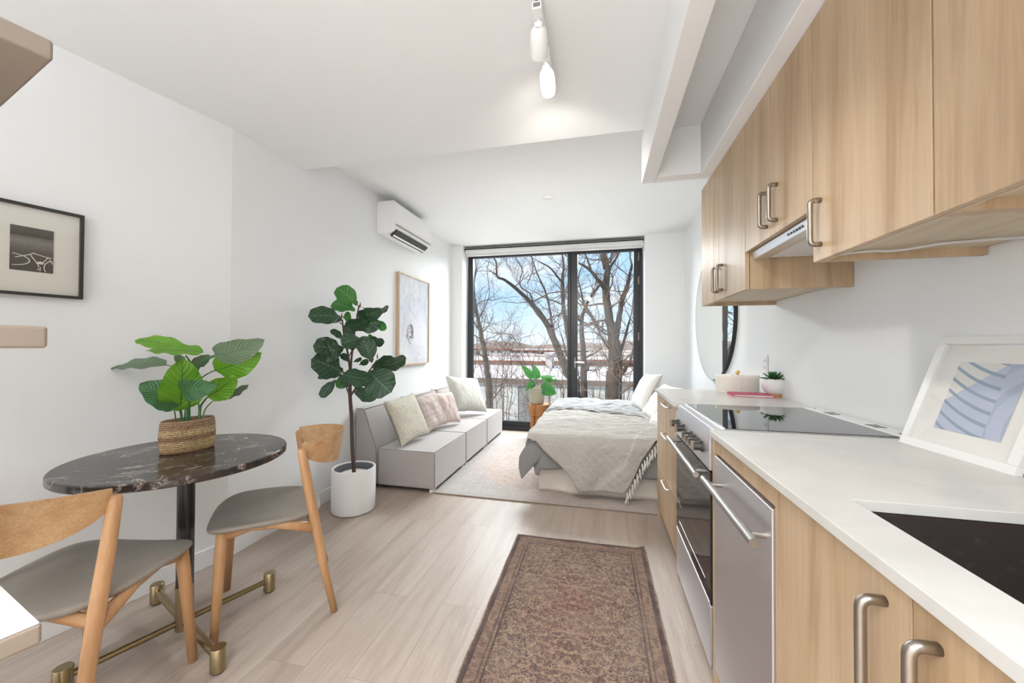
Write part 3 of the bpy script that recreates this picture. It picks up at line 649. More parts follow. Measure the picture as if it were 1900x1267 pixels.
b = B(); b.cyl((.99, 1.535, .9205), (.99, 1.535, .9222), .006, n=14).cyl((.99, 2.06, .9205), (.99, 2.06, .9222), .005, n=14); b.build('screw_cap', 'black_slot', o)
# wood fillers around the dishwasher
o = thing('cabinet_panel', 'oak end panel standing between the range and the dishwasher', 'panel', (.7, 1.468, 0))
b = B(); b.box((BX-.004, 1.456, 0), (XR-.01, 1.481, TOP-CT)); b.build('panel', 'oak_laminate', o, bev=.0008)
o = thing('dishwasher', 'stainless dishwasher with a long bar handle', 'dishwasher', (.7, 1.22, 0))
DY0, DY1 = .998, 1.452
box('body', (BX+.025, DY0, .09), (XR-.02, DY1, .86), 'stainless', o)
d = box('door', (.392, DY0+.002, .092), (BX+.022, DY1-.002, .832), 'stainless', o, bev=.003)
bar_handle('handle', d, (.350, .985, .755), (.350, 1.425, .755), (.044, 0, 0), [(.350, 1.035, .755), (.350, 1.372, .755)], .0115)
box('kickplate', (BXc+.05, DY0, 0), (BXc+.06, DY1, .088), 'dark_frame', o)
o = thing('filler_rail', 'oak rail under the worktop above the dishwasher', 'panel', (.41, 1.2, .85))
box('rail', (BX, .998, .84), (BXc+.02, 1.454, TOP-CT), 'oak_laminate', o, bev=.0008)
# sink cabinet
o = base('sink_cabinet', 'oak sink base cabinet with two doors and bronze bar handles', .2, .99)
b = B(); b.box((BX, .978, 0), (XR-.01, .996, TOP-CT)).box((BXc, .20, 0), (XR-.01, .218, TOP-CT)).box((BXc, .218, .10), (XR-.01, .978, .116)).box((BXc+.05, .218, 0), (BXc+.065, .978, .1)); b.build('carcass', 'oak_laminate', o)
d = box('door', (BX, .603, .105), (BXc-.002, .976, TOP-CT-.003), 'oak_laminate', o, bev=.0008); c_handle('handle', d, (BX, .650, .848), (BX, .650, .688), (-.030, 0, 0), .0075)
d = box('door', (BX, .202, .105), (BXc-.002, .600, TOP-CT-.003), 'oak_laminate', o, bev=.0008); c_handle('handle', d, (BX, .562, .848), (BX, .562, .688), (-.030, 0, 0), .0075)
o = base('base_cabinet', 'oak base cabinet beside the camera, below the worktop front', -.6, .2)
b = B(); b.box((BXc, -.6, 0), (XR-.01, .198, TOP-CT)); b.build('carcass', 'oak_laminate', o); box('door', (BX, -.6, .105), (BXc-.002, .197, TOP-CT-.003), 'oak_laminate', o, bev=.0008)
# worktops
CX = .383
o = B().box((CX, 2.118, TOP-CT+.001), (XR, 2.855, TOP)).build('worktop', 'quartz', bev=.002); tag(o, 'pale quartz worktop over the drawers, beyond the cooktop', 'worktop')
SX0, SX1, SY0, SY1 = .478, .93, .30, .868
b = B(); z0, z1 = TOP-CT+.001, TOP; xs = [CX, SX0, SX1, XR]; ys = [-.6, SY0, SY1, 1.478]
vt = [[[b.bm.verts.new((x, y, z)) for z in (z0, z1)] for y in ys] for x in xs]
for i in range(3):
    for j in range(3):
        if i == 1 and j == 1: continue
        for k in (0, 1): b.bm.faces.new((vt[i][j][k], vt[i+1][j][k], vt[i+1][j+1][k], vt[i][j+1][k]))
def wallf(a, c): b.bm.faces.new((a[0], c[0], c[1], a[1]))
for i in range(3): wallf(vt[i][0], vt[i+1][0]); wallf(vt[i][3], vt[i+1][3]); wallf(vt[0][i], vt[0][i+1]); wallf(vt[3][i], vt[3][i+1])
wallf(vt[1][1], vt[2][1]); wallf(vt[1][2], vt[2][2]); wallf(vt[1][1], vt[1][2]); wallf(vt[2][1], vt[2][2])
tag(b.build('worktop', 'quartz', bev=.0015), 'pale quartz worktop with the sink cut-out, nearest the camera', 'worktop')
b = B(); e = .012; x0, x1, y0_, y1_ = SX0-e, SX1+e, SY0-e, SY1+e; zt, zb_ = TOP-CT, .70
b.box((x0, y0_, zb_), (x1, y1_, zb_+.012)).box((x0, y0_, zb_), (x0+.012, y1_, zt)).box((x1-.012, y0_, zb_), (x1, y1_, zt)).box((x0, y0_, zb_), (x1, y0_+.012, zt)).box((x0, y1_-.012, zb_), (x1, y1_, zt))
o = thing('sink', 'dark brown composite undermount sink set into the near worktop', 'sink', ((x0+x1)/2, (y0_+y1_)/2, zb_)); b.build('basin', 'sink', o)
b = B(); b.lathe([(0, .003), (.03, .003), (.042, .001), (.045, 0)], ((x0+x1)/2, (y0_+y1_)/2, zb_+.012)); b.build('drain', 'steel', o, smooth=True)
# ------------------------------------------------------------------ things on the worktop
bc = at_z(1362, 722, TOP); bc.x = .90; bc.y = 2.93
o = thing('lidded_box', 'round cream box with a gold ball knob on the far worktop', 'box', (bc.x-.02, 2.80, TOP))
cx, cy = bc.x-.02, 2.745
b = B(); b.lathe([(0, 0), (.125, 0), (.128, .004), (.128, .100), (0, .100)], (cx, cy, TOP), 56, 1, .62); smooth_auto(b.build('body', 'box_cream', o))
b = B(); b.lathe([(0, .114), (.128, .113), (.131, .109), (.131, .095), (.128, .095)], (cx, cy, TOP), 56, 1, .62); smooth_auto(b.build('lid', 'box_cream', o))
b = B(); b.lathe([(0, 0), (.006, 0), (.005, .006), (.011, .010), (.014, .018), (.011, .027), (0, .031)], (cx, cy-.01, TOP+.113), 20); b.build('knob', 'gold', o, smooth=True)
b = B(); b.box((cx-.002, cy-.0815, TOP+.002), (cx+.002, cy-.078, TOP+.088)); b.build('seam', 'skirt_cream', o)
o = thing('book', 'thin pink hardback lying flat in front of the cream box', 'book', (.89, 2.56, TOP), -.05)
Mb = WM[o]
def lbox(name, a, b_, mat, bev=0): return box(name, a, b_, mat, o, bev, local=True)
lbox('front_cover', (-.105, -.07, .012), (.105, .07, .0145), 'pink_cover'); lbox('back_cover', (-.105, -.07, .0), (.105, .07, .0025), 'pink_cover'); lbox('spine', (-.107, -.07, 0), (-.104, .07, .0145), 'pink_cover'); lbox('pages', (-.103, -.066, .0026), (.101, .066, .0119), 'pages')
# succulent
sc_ = at_z(1437, 736, TOP)
o = thing('potted_succulent', 'green succulent in a ribbed white pot with terracotta base', 'plant', (sc_.x, sc_.y, TOP))
b = B(); b.lathe([(0, 0), (.038, 0), (.04, .003), (.039, .022), (0, .022)], n=40); b.build('base', 'terracotta', o, local=True, smooth=False)
b = B(); nn = 72; rings = []
for z, r in ((.020, .040), (.03, .052), (.05, .060), (.075, .064), (.105, .061), (.108, .058), (.090, .054), (.088, 0)):
    rings.append([b.bm.verts.new((r*(1+(.035*math.sin(24*2*math.pi*k/nn+z*60) if .025 < z < .104 and r > .055 else 0))*math.cos(2*math.pi*k/nn), r*(1+(.035*math.sin(24*2*math.pi*k/nn+z*60) if .025 < z < .104 and r > .055 else 0))*math.sin(2*math.pi*k/nn), z)) for k in range(nn)])
for a, c in zip(rings, rings[1:]):
    for k in range(nn): b.bm.faces.new((a[k], a[(k+1) % nn], c[(k+1) % nn], c[k]))
b.build('pot', 'pot_white', o, local=True, smooth=True)
def leaf_mesh(bb, P0, P1, hw, nrm_hint, arc=.1, droop=0, cup=.25, wav=.0, shape='ovate', nu=11, nv=7, seed=0):
    P0, P1 = Vector(P0), Vector(P1); ax = P1-P0; L = ax.length; a = ax.normalized()
    n = Vector(nrm_hint); n = n - a*n.dot(a)
    if n.length < 1e-4: n = a.orthogonal()
    n.normalize(); w = a.cross(n)
    def f(u, v):
        s = (v-.5)*2
        if shape == 'ovate': prof = math.sin(math.pi*min(1, u**.74))**.62
        elif shape == 'fiddle': prof = (.28+.72*math.sin(math.pi*min(1, max(0, (u-.18)/.82)))**.55) * min(1, (u/.10))**.5 * (1 if u < .93 else ((1-u)/.07)**.5) if u > 0 else .0
        elif shape == 'round': prof = math.sin(math.pi*u)**.55
        elif shape == 'spike': prof = max(0, (1-u))**.7*min(1, u*6+.5)
        elif shape == 'heart': prof = (math.sin(math.pi*min(1, u**.6))**.7)
        k = hw*max(prof, .012)*s
        h = arc*L*4*u*(1-u) - droop*L*u*u + cup*abs(s)**1.6*hw*prof + wav*hw*math.sin(u*19+seed*3+ (2 if s > 0 else 0))*abs(s)**2
        return P0 + ax*u + w*k + n*h
    bb.grid(f, nu, nv)
b = B(); random.seed(5)
for ring, (cnt, tilt, ln) in enumerate(((10, .2, .072), (9, .55, .064), (7, .95, .050), (5, 1.3, .036))):
    for k in range(cnt):
        a = 2*math.pi*(k+.5*ring)/cnt+random.uniform(-.1, .1); d = Vector((math.cos(a)*math.cos(tilt), math.sin(a)*math.cos(tilt), math.sin(tilt))); p0 = Vector((d.x*.008, d.y*.008, .098+ring*.006))
        b.tube([p0, p0+d*ln*.4, p0+d*ln*.8, p0+d*ln], [.006, .0095, .006, .001], 6, flat=.5)
b.build('rosette', 'leaf_succulent', o, local=True, smooth=True)
# white leaning frame
BL = Vector((.918, 1.436, TOP)); BR_ = Vector((.932, 1.121, TOP)); TL = Vector((1.033, 1.441, 1.242))
ub = (BR_-BL).normalized(); uh0 = (TL-BL); un = ub.cross(uh0).normalized(); 
if un.x > 0: un = -un
uh = un.cross(ub).normalized(); uh = uh if uh.z > 0 else -uh
LM = Matrix(((ub.x, uh.x, un.x, BL.x), (ub.y, uh.y, un.y, BL.y), (ub.z, uh.z, un.z, BL.z+.0), (0, 0, 0, 1)))
o = thing('leaning_picture', 'white-framed blue photograph leaning on the wall at the near worktop', 'picture', BL)
Wf, Hf, fw = .322, .350, .024; D = .018
b = B()
for a_, b_ in (((0, 0, -D), (Wf, fw, 0)), ((0, Hf-fw, -D), (Wf, Hf, 0)), ((0, fw, -D), (fw, Hf-fw, 0)), ((Wf-fw, fw, -D), (Wf, Hf-fw, 0))): b.box(a_, b_, LM)
b.build('frame', 'white_metal', o, bev=.001)
b = B(); b.box((fw, fw, -D+.001), (Wf-fw, Hf-fw, -D+.006), LM); b.build('mount', 'paper_white', o)
def m_arch():
    t = NT('balcony_print'); tc = t.n('TexCoord'); sep = t.n('SeparateXYZ'); t.l(tc.outputs['UV'], sep.inputs[0]); u, v = sep.outputs[0], sep.outputs[1]
    c = t.mix(t.noise(tc.outputs['UV'], 3, 3), (.44, .50, .66), (.58, .62, .74))
    # curved balcony bands sweeping down to the right
    y = t.math('ADD', v, t.math('MULTIPLY', t.math('MULTIPLY', t.math('SUBTRACT', 1.0, u), t.math('SUBTRACT', 1.0, u)), -.28))
    fr = t.math('FRACT', t.math('ADD', t.math('MULTIPLY', y, 6.0), .3)); band = t.math('LESS_THAN', fr, .27)
    lft = t.math('LESS_THAN', u, .74); c = t.mix(t.math('MULTIPLY', t.math('MULTIPLY', band, lft), .85), c, (.26, .34, .46))
    # pale sky wedge
    sky = t.math('MULTIPLY', t.math('GREATER_THAN', t.math('SUBTRACT', v, t.math('MULTIPLY', u, .8)), .42), t.math('SUBTRACT', 1.0, band)); c = t.mix(sky, c, (.76, .76, .73))
    d = t.math('SQRT', t.math('ADD', t.math('MULTIPLY', t.math('SUBTRACT', u, 1.35), t.math('SUBTRACT', u, 1.35)), t.math('MULTIPLY', t.math('SUBTRACT', v, .2), t.math('SUBTRACT', v, .2))))
    b2 = t.math('MULTIPLY', t.math('LESS_THAN', t.math('FRACT', t.math('MULTIPLY', d, 3.4)), .35), t.math('GREATER_THAN', u, .74)); c = t.mix(t.math('MULTIPLY', b2, .5), c, (.33, .40, .55))
    t.base(c); t.rough(.6); MATS['arch'] = t.m
m_arch()
b = B(); b.grid(lambda u, v: LM @ Vector((.077+.180*u, .070+.204*v, -D+.007)), 2, 2); b.build('print', 'arch', o, recalc=False)
b = B(); b.box((fw, fw, -.006), (Wf-fw, Hf-fw, -.005), LM); b.build('glass', 'picture_glass', o)
b = B(); b.box((Wf-.004, .0, -D-.012), (Wf+.006, .016, -D+.002), LM); cc = b.build('worn_corner', 'corner_chip', o, bev=.003); cc['label'] = 'brown damaged corner'
# ------------------------------------------------------------------ rugs
AR = (-1.335, 1.03, 2.885, 5.06)
o = thing('area_rug', 'large faded pink and grey rug under the bed and sofa front', 'rug', (-.15, 3.97, 0))
MATS['area_rug_faded'] = MATS['area_rug_faded']
b = B(); b.box((AR[0], AR[2], .0005), (AR[1], AR[3], .009)); b.build('pile', 'area_rug_faded', o)
b = B(); b.box((AR[0], AR[2]-.006, .0003), (AR[1], AR[2]+.004, .0092)); b.build('edge_binding', 'parapet', o)
o = thing('runner_rug', 'brown patterned runner rug on the floor before the kitchen', 'rug', (-.119, 1.77, 0), .005)
b = B()
def fr(u, v):
    x = -.385+.77*u; y = -.61+1.22*v; k = max(0, 1-math.hypot(x-.385, y-.61)/.07)
    return Vector((x+.004*math.sin(v*23), y+.003*math.sin(u*17), .0075+.018*k*k+.001*nz(x, y, 0, 9)))
b.grid(fr, 60, 90); b.build('pile', 'runner_wool', o, local=True, smooth=True)
b = B(); b.box((-.381, -.606, .0003), (.381, .606, .0062)); b.build('backing', 'skirt_cream', o, local=True)
b = B(); random.seed(11)
for k in range(190):
    y = -.605+1.21*k/189
    for sx in (-1, 1):
        p = Vector((sx*.383, y, .006)); b.tube([p, p+Vector((sx*random.uniform(.006, .012), random.uniform(-.003, .003), -.004))], [.0013, .0005], 4)
for k in range(140):
    x = -.383+.766*k/139
    p = Vector((x, .607, .006 + (.015 if x > .35 else 0))); b.tube([p, p+Vector((random.uniform(-.002, .002), random.uniform(.002, .006), -.004))], [.0013, .0005], 4)
b.build('fringe', 'corner_chip', o, local=True)
# ------------------------------------------------------------------ sofa modules
def sofa(y0, y1, label):
    o = thing('sofa_module', label, 'sofa', (-1.68, (y0+y1)/2, 0), 0, 'three grey sofa modules along the left wall'); w = (y1-y0)/2; X = lambda x: x+1.68
    # seat block
    b = B(); nu, nv = 2, 2
    b.box((X(-1.83), -w, .035), (X(-1.31), w, .338)); s = b.build('seat', 'sofa_velvet', o, local=True, bev=.014, seg=3)
    b = B(); b.prism([(X(-2.052), .035), (X(-1.835), .035), (X(-1.852), .331), (X(-1.965), .655), (X(-1.985), .668), (X(-2.052), .668)], 'Y', -w+.004, w-.004); b.build('backrest', 'sofa_velvet', o, local=True, bev=.014, seg=3)
    b = B(); r = .0028; z = .336; q = [(X(-1.83), -w+.004, z), (X(-1.314), -w+.003, z), (X(-1.314), w-.003, z), (X(-1.83), w-.004, z)]; b.tube(q, r, 6)
    b.tube([(X(-1.312), -w+.003, .04), (X(-1.312), -w+.003, z)], r, 6)
    b.tube([(X(-1.838), -w+.005, .04), (X(-1.852), -w+.005, .331), (X(-1.967), -w+.005, .655), (X(-1.983), -w+.006, .667), (X(-2.05), -w+.006, .667)], r, 6); b.tube([(X(-1.972), -w+.006, .664), (X(-1.972), w-.006, .664)], r, 6)
    b.build('piping', 'seam_grey', o, local=True, smooth=True)
    for x in (-1.345, -1.99):
        for yy in (-w+.04, w-.04):
            box('foot', (X(x)-.02, yy-.02, .0), (X(x)+.02, yy+.02, .04), 'skirt_cream', o, local=True)
    b = B(); b.box((X(-2.03), -w+.02, .028), (X(-1.34), w-.02, .036)); b.build('underside', 'liner_grey', o, local=True)
    return o
sofa(2.868, 3.610, 'grey velvet sofa module nearest the potted fig')
sofa(3.613, 4.345, 'grey velvet sofa module, middle one of the three')
sofa(4.348, 5.075, 'grey velvet sofa module next to the window')
# lift feet that stand on the rug: rug passes only under the front edge
# ------------------------------------------------------------------ pillows
def pillow(name, label, cen, w, h, th, mat, facing, lean, roll=0, group=None, seed=0, wr=.006, fur=0):
    """upright pillow: facing = heading of its front face (deg), lean back in deg, roll in its own plane"""
    o = bpy.data.objects.new(name, None)
    M = Matrix.Translation(cen) @ Matrix.Rotation(math.radians(facing), 4, 'Z') @ Matrix.Rotation(math.radians(90-lean), 4, 'X') @ Matrix.Rotation(math.radians(roll), 4, 'Z')
    b = B(); n = 33
    def mk(sgn):
        def f(u, v):
            x, y = 2*u-1, 2*v-1
            e = (max(0, 1-abs(x)**2.6)*max(0, 1-abs(y)**2.6))**.42
            px = w/2*x*(1-.09*(1-y*y)*1.0); py = h/2*y*(1-.09*(1-x*x))
            ww = wr*(nz(x*2.2+seed, y*2.2, sgn*.5)+.5*nz(x*7+seed, y*3, 2))*e
            return Vector((px, py, sgn*(th/2*e + ww)))
        return f
    b.grid(mk(1), n, n); b.grid(mk(-1), n, n)
    bmesh.ops.remove_doubles(b.bm, verts=b.bm.verts, dist=.0008)
    if fur:
        rnd = random.Random(seed); vs = list(b.bm.verts); b.bm.normal_update(); bmesh.ops.recalc_face_normals(b.bm, faces=b.bm.faces); b.bm.normal_update()
        fs = list(b.bm.faces)
        for k in range(fur):
            f_ = rnd.choice(fs); c = f_.calc_center_median() + Vector((rnd.uniform(-.006, .006), rnd.uniform(-.006, .006), 0)); nn_ = f_.normal
            d = (nn_ + Vector((rnd.uniform(-1, 1), rnd.uniform(-1.3, .3), rnd.uniform(-.6, .6)))*.9).normalized(); l = rnd.uniform(.025, .05); s_ = d.orthogonal().normalized()*.0028
            v = [b.bm.verts.new(c+s_), b.bm.verts.new(c-s_), b.bm.verts.new(c+d*l*.6-s_*.6+nn_*-.001), b.bm.verts.new(c+d*l+Vector((0, -.006, 0)))]
            b.bm.faces.new((v[0], v[1], v[2])); b.bm.faces.new((v[0], v[2], v[3]))
    me = bpy.data.meshes.new(name); b.bm.to_mesh(me); b.bm.free(); me.materials.append(MATS[mat])
    for p in me.polygons: p.use_smooth = True
    o = bpy.data.objects.new(name, me); COL.objects.link(o); o.matrix_world = M; tag(o, label, 'cushion', group); return o
G = 'cushions along the sofa'
pillow('throw_pillow', 'cream boucle cushion on the sofa module nearest the fig', (-1.700, 3.13, .553), .42, .42, .15, 'pillow_boucle', 80, 24, 5, G, 1, .006)
pillow('throw_pillow', 'mauve wrinkled striped cushion between the cream and pink ones', (-1.700, 3.60, .545), .40, .40, .13, 'pillow_striped', 82, 24, 4, G, 2, .016)
pillow('throw_pillow', 'plain dusty pink cushion on the middle sofa module', (-1.640, 3.86, .535), .37, .37, .13, 'pillow_pink', 76, 26, -6, G, 3, .016)
pillow('throw_pillow', 'large shaggy off-white cushion at the window end of the sofa', (-1.650, 4.55, .600), .50, .50, .19, 'fur_white', 60, 34, -8, G, 4, .01, 9000)
# ------------------------------------------------------------------ bed
BX0, BX1, BY0, BY1 = -.49, 1.02, 3.13, 5.03
bd = thing('bed', 'double bed with a cream valance against the right wall', 'bed', (.27, 4.08, .009))
box('box_spring', (BX0+.03, BY0+.03, .03), (BX1-.01, BY1-.01, .26), 'mattress_white', bd, bev=.02)
box('mattress', (BX0+.02, BY0+.02, .261), (BX1-.01, BY1-.01, .46), 'mattress_white', bd, bev=.05)
b = B()
per = [(BX1-.01, BY0), (BX0, BY0), (BX0, BY1)]; Ls = [1.5, 1.9]
def sk(u, v):
    s = u*3.38; z = .010+.24*v
    if s < 1.5: x, y, nx, ny = BX1-.01-s, BY0, 0, -1
    else: x, y, nx, ny = BX0, BY0+(s-1.5), -1, 0
    if abs(s-1.5) < .04: nx, ny = -.7, -.7
    w = (.006+.010*(1-v))*(math.sin(s*17)*.4+nz(s*3, v*1.2, 3)*1.4)
    return Vector((x+nx*(w+.004), y+ny*(w+.004), z))
b.grid(sk, 240, 8); b.build('valance', 'skirt_cream', bd, smooth=True, solid=.004)
# duvet: hangs over the near side and the left side
ZD = .50
def drape(zt, x0, x1, y0, y1, hemN, hemL, amp, sd, off, nu=110, nv=120, rr=.05, topn=None):
    """sheet: v from far end (0) to near hem (1); u from left hem (0) to right (1)"""
    def f(u, v):
        Lx = x1-x0; hl = hemL; totx = Lx+hl; a = u*totx
        if a < hl: sx, dl = 0, hl-a
        else: sx, dl = a-hl, 0
        hn = hemN(x0+sx, dl); toty = (y1-y0)+hn; c = v*toty
        if c < y1-y0: sy, dn = c, 0
        else: sy, dn = y1-y0, c-(y1-y0)
        x, y = x0+sx, y1-sy; z = zt
        def rnd(d):
            if d <= 0: return 0, 0
            if d < rr*1.571: t = d/rr; return rr*math.sin(t), rr*(1-math.cos(t))
            return rr, rr+d-rr*1.571
        ox, dzx = rnd(dl); oy, dzy = rnd(dn)
        x -= ox+off*.0; y -= oy; z -= max(dzx, dzy) if min(dzx, dzy) < .001 else math.hypot(dzx, dzy)*.8
        # wrinkles
        w = nz(x*2.2+sd, y*9+z*3, 1.3)*1.0+.6*nz(x*6+sd, y*17, 4)+.5*nz(x*11, y*26+sd, 7)
        wt = 1 if dn == 0 and dl == 0 else .45
        if dn == 0: z += amp*.9*abs(nz(x*4+y*3+sd, y*24-x*6, 9))
        z += amp*w*wt*(1 if dn == 0 else .2)
        if dn > 0: y -= off + (.012+.03*min(1, dn/.3))*(nz(x*5+sd, dn*1.5, 2)+.35*math.sin(x*21+dn*4+sd))*1.0
        if dl > 0: x -= off + .02*(nz(y*4+sd, dl*2, 6))
        edge = min(1, (sx if dl == 0 else 0)/.10)
        if dn == 0 and dl == 0: z += .012*math.sin(min(1, sx/.5)*math.pi)
        return Vector((x, y, z))
    return f
def hemD(x, dl): return .315 + .015*math.sin(x*6) + (.05 if x < BX0+.02 else 0)
b = B(); b.grid(drape(.482, BX0-.005, BX1-.02, BY0, BY1, hemD, .30, .014, 3, .006, rr=.085), 110, 110)
dv = b.build('duvet', 'duvet_grey', smooth=True, solid=.012); tag(dv, 'dark grey duvet spread over the bed under the lighter blanket', 'duvet')
# puffed duvet corner hanging at the near left
b = B(); P = at_y(968, 889, 2.98)
def dc(u, v):
    a = 2*math.pi*u; c = Vector((-.44, 3.085, .455)).lerp(P, v**.9); k = (1-v)**.75*(.75+.35*math.sin(math.pi*v)); c.x -= .03*math.sin(math.pi*v)
    return c + Vector((math.cos(a)*.125*k+.012*nz(u*6, v*4, 3)*k, math.sin(a)*.045*k, .0))
b.grid(dc, 30, 22); bmesh.ops.remove_doubles(b.bm, verts=b.bm.verts, dist=.0005); b.build('duvet_corner', 'duvet_grey', dv, smooth=True)
# blanket: near hem follows a diagonal
hem = [(-.52, .44), (-.509, .42), (-.303, .238), (-.217, .15), (-.154, .045), (-.049, .055), (.174, .055), (.214, .10), (.313, .318), (.422, .48), (1.2, .50)]
def hemz(x):
    for (a, za_), (c, zc_) in zip(hem, hem[1:]):
        if x <= c: t_ = (x-a)/(c-a); return za_+(zc_-za_)*max(0, t_)
    return .5
ZB = .506
def hemB(x, dl): return max(.03, (ZB-hemz(x)) + .02)
fB0 = drape(ZB, BX0-.012, BX1-.03, BY0-.004, BY1-.03, hemB, .05, .016, 3, .026, rr=.09)
def fB(u, v):
    p = fB0(u, v); k = max(0, nz(p.x*9+p.y*5, p.y*7-p.z*9, 2)); return p+Vector((0, -.008*k if p.z < .45 else 0, .006*k if p.z > .45 else 0))
b = B(); b.grid(fB, 150, 150); th = b.build('throw_blanket', 'throw', smooth=True, solid=.005); tag(th, 'striped oatmeal throw with knotted fringe hanging off the near bed side', 'blanket')
random.seed(21)
for k in range(14):
    t_ = k/13; x = .205+.235*t_; z = hemz(x)+.003; y = BY0-.004-.09-.03
    b = B()
    for j in range(4):
        dx = random.uniform(-.012, .012); pts = [(x, y, z+.006), (x+dx*.3+.003, y-.008, z-.018), (x+dx, y-.012+random.uniform(-.004, .004), max(.014, z-.052-random.uniform(0, .012))), (x+dx*1.2+random.uniform(-.006, .006), y-.012, max(.012, z-.068-random.uniform(0, .015)))]
        b.tube(pts, [.004, .0028, .0028, .0015], 5)
    b.tube([(x-.004, y-.006, z-.012), (x+.006, y-.006, z-.012)], .0055, 6)
    b.build('tassel', 'pillow_linen', th, smooth=True)
# grey top blanket covering the top of the bed
b = B(); fG = drape(ZB+.018, BX0+.0, BX1-.04, BY0+.85, BY1-.06, lambda x, dl: .0, .05, .024, 3, .03, rr=.05)
def fG2(u, v):
    a = fG(u, v); k = .25*math.sin(u*4)-.35*u+.04*math.sin(u*13)
    a.y += (v)*(k+.1*nz(u*4, 3)); 
    if v > .97: a.z -= .012
    return a
b.grid(fG2, 130, 110); gb = b.build('top_blanket', 'blanket_grey', smooth=True, solid=.006); tag(gb, 'rumpled pale blue-grey blanket across the top of the bed', 'blanket')
G = 'white pillows on the bed'
pillow('bed_pillow', 'white bed pillow nearest the window, propped against the right', (.50, 4.42, .715), .46, .44, .17, 'pillow_white', -80, 27, 4, G, 12, .01)
pillow('bed_pillow', 'white bed pillow half hidden behind the oak drawers', (.60, 3.98, .655), .46, .42, .17, 'pillow_linen', -80, 36, 0, G, 13, .01)
pillow('bed_pillow', 'cream bed pillow lying lowest, nearest the worktop end', (.62, 3.55, .60), .44, .34, .16, 'pillow_linen', -80, 52, 0, G, 14, .01)
# ------------------------------------------------------------------ stump stool and its plant
sx_, sy_ = -.785, 5.0
o = thing('stump_stool', 'small carved wooden stump stool in front of the window', 'stool', (sx_, sy_, .009))
b = B(); b.lathe([(0, .285), (.133, .285), (.137, .30), (.139, .42), (.136, .433), (.128, .437), (0, .437)], n=40); 
for v in b.bm.verts: v.co.x *= 1+.05*nz(v.co.y*9, v.co.z*3, 1); v.co.y *= 1+.04*nz(v.co.x*9, v.co.z*3, 4)
sm = b.build('top', 'stump_wood', o, local=True); smooth_auto(sm)
for dx, dy in ((-.075, -.06), (-.01, -.085+.0), (.085, -.03), (.02, .085)):
    b = B(); b.tube([(dx*.85, dy*.85, .30), (dx*1.0, dy*1.0, .15), (dx*.9, dy*.95, 0)], [.052, .044, .038], 10, flat=.8)
    b.build('leg', 'stump_wood', o, local=True, smooth=True)
px, py, pz = -.815, 4.985, .447
o = thing('potted_philodendron', 'leafy green plant in a woven pot on the stump stool', 'plant', (px, py, pz))
b = B(); b.lathe([(0, 0), (.085, 0), (.095, .01), (.102, .08), (.103, .17), (.100, .215), (.094, .215), (.092, .19), (0, .19)], n=44); smooth_auto(b.build('pot', 'woven_pot', o, local=True))
b = B(); b.lathe([(0, .196), (.09, .192)], n=24); b.build('soil', 'moss_filler', o, local=True)
D0 = (Vector((px, py, pz+.2))-CAM).dot(fwd)
def lf(par, lst, D0, mat, shape, seedb, W=None, name='leaf', zx=(0, 0, 1.0)):
    ox, oy, sc = zx
    for i, e in enumerate(lst):
        bx, by, tx, ty, hw = e[:5]; dd0 = e[5] if len(e) > 5 else 0; dd1 = e[6] if len(e) > 6 else 0; tilt = e[7] if len(e) > 7 else 25; mt = e[8] if len(e) > 8 else mat; arc = e[9] if len(e) > 9 else .10
        P0 = at_d(ox+bx/sc, oy+by/sc, D0+dd0); P1 = at_d(ox+tx/sc, oy+ty/sc, D0+dd1)
        while P1.x < XL+.09 and par.name.startswith('fiddle'): dd1 -= .02; P1 = at_d(ox+tx/sc, oy+ty/sc, D0+dd1)
        view = (CAM-(P0+P1)/2).normalized(); ax = (P1-P0).normalized()
        n = (view - ax*view.dot(ax)).normalized(); n = Matrix.Rotation(math.radians(tilt), 4, ax) @ n
        if n.z < -.3: n = n
        hw *= {'fiddle': 1.18, 'ovate': 1.12}.get(shape, 1); b = B(); leaf_mesh(b, P0, P1, hw/sc*(D0+dd0)/F_PX/max(.5, math.cos(math.radians(tilt))), n, arc, .0, .12, .10, shape, 15, 9, seedb+i)
        b.build(name, mt, par, smooth=True, recalc=False)
def stems(par, lst, D0, r, mat, zx, name='stem'):
    ox, oy, sc = zx
    for e in lst:
        pts = [at_d(ox+x/sc, oy+y/sc, D0+d) for x, y, d in e[0]]
        # smooth the path
        q = []
        for i in range(len(pts)-1):
            a = pts[max(i-1, 0)]; b_ = pts[i]; c = pts[i+1]; d = pts[min(i+2, len(pts)-1)]
            for k in range(4):
                t_ = k/4; q.append(.5*((2*b_)+(c-a)*t_+(2*a-5*b_+4*c-d)*t_*t_+(3*b_-a-3*c+d)*t_**3))
        q.append(pts[-1]); rr = e[1] if len(e) > 1 else (r, r*.7); n_ = len(q)
        b = B(); b.tube(q, [rr[0]+(rr[1]-rr[0])*i/(n_-1) for i in range(n_)], 8); b.build(name, mat, par, smooth=True)
Z2 = (940, 660, 7.917)
stems(o, [([(440, 400, 0), (400, 300, 0)],), ([(455, 400, 0), (450, 320, .0)],), ([(470, 400, 0), (540, 330, 0)],), ([(470, 400, 0), (520, 380, -.03), (560, 400, -.06)],), ([(440, 400, 0), (400, 390, -.04)],)], D0, .003, 'stem_green', Z2)
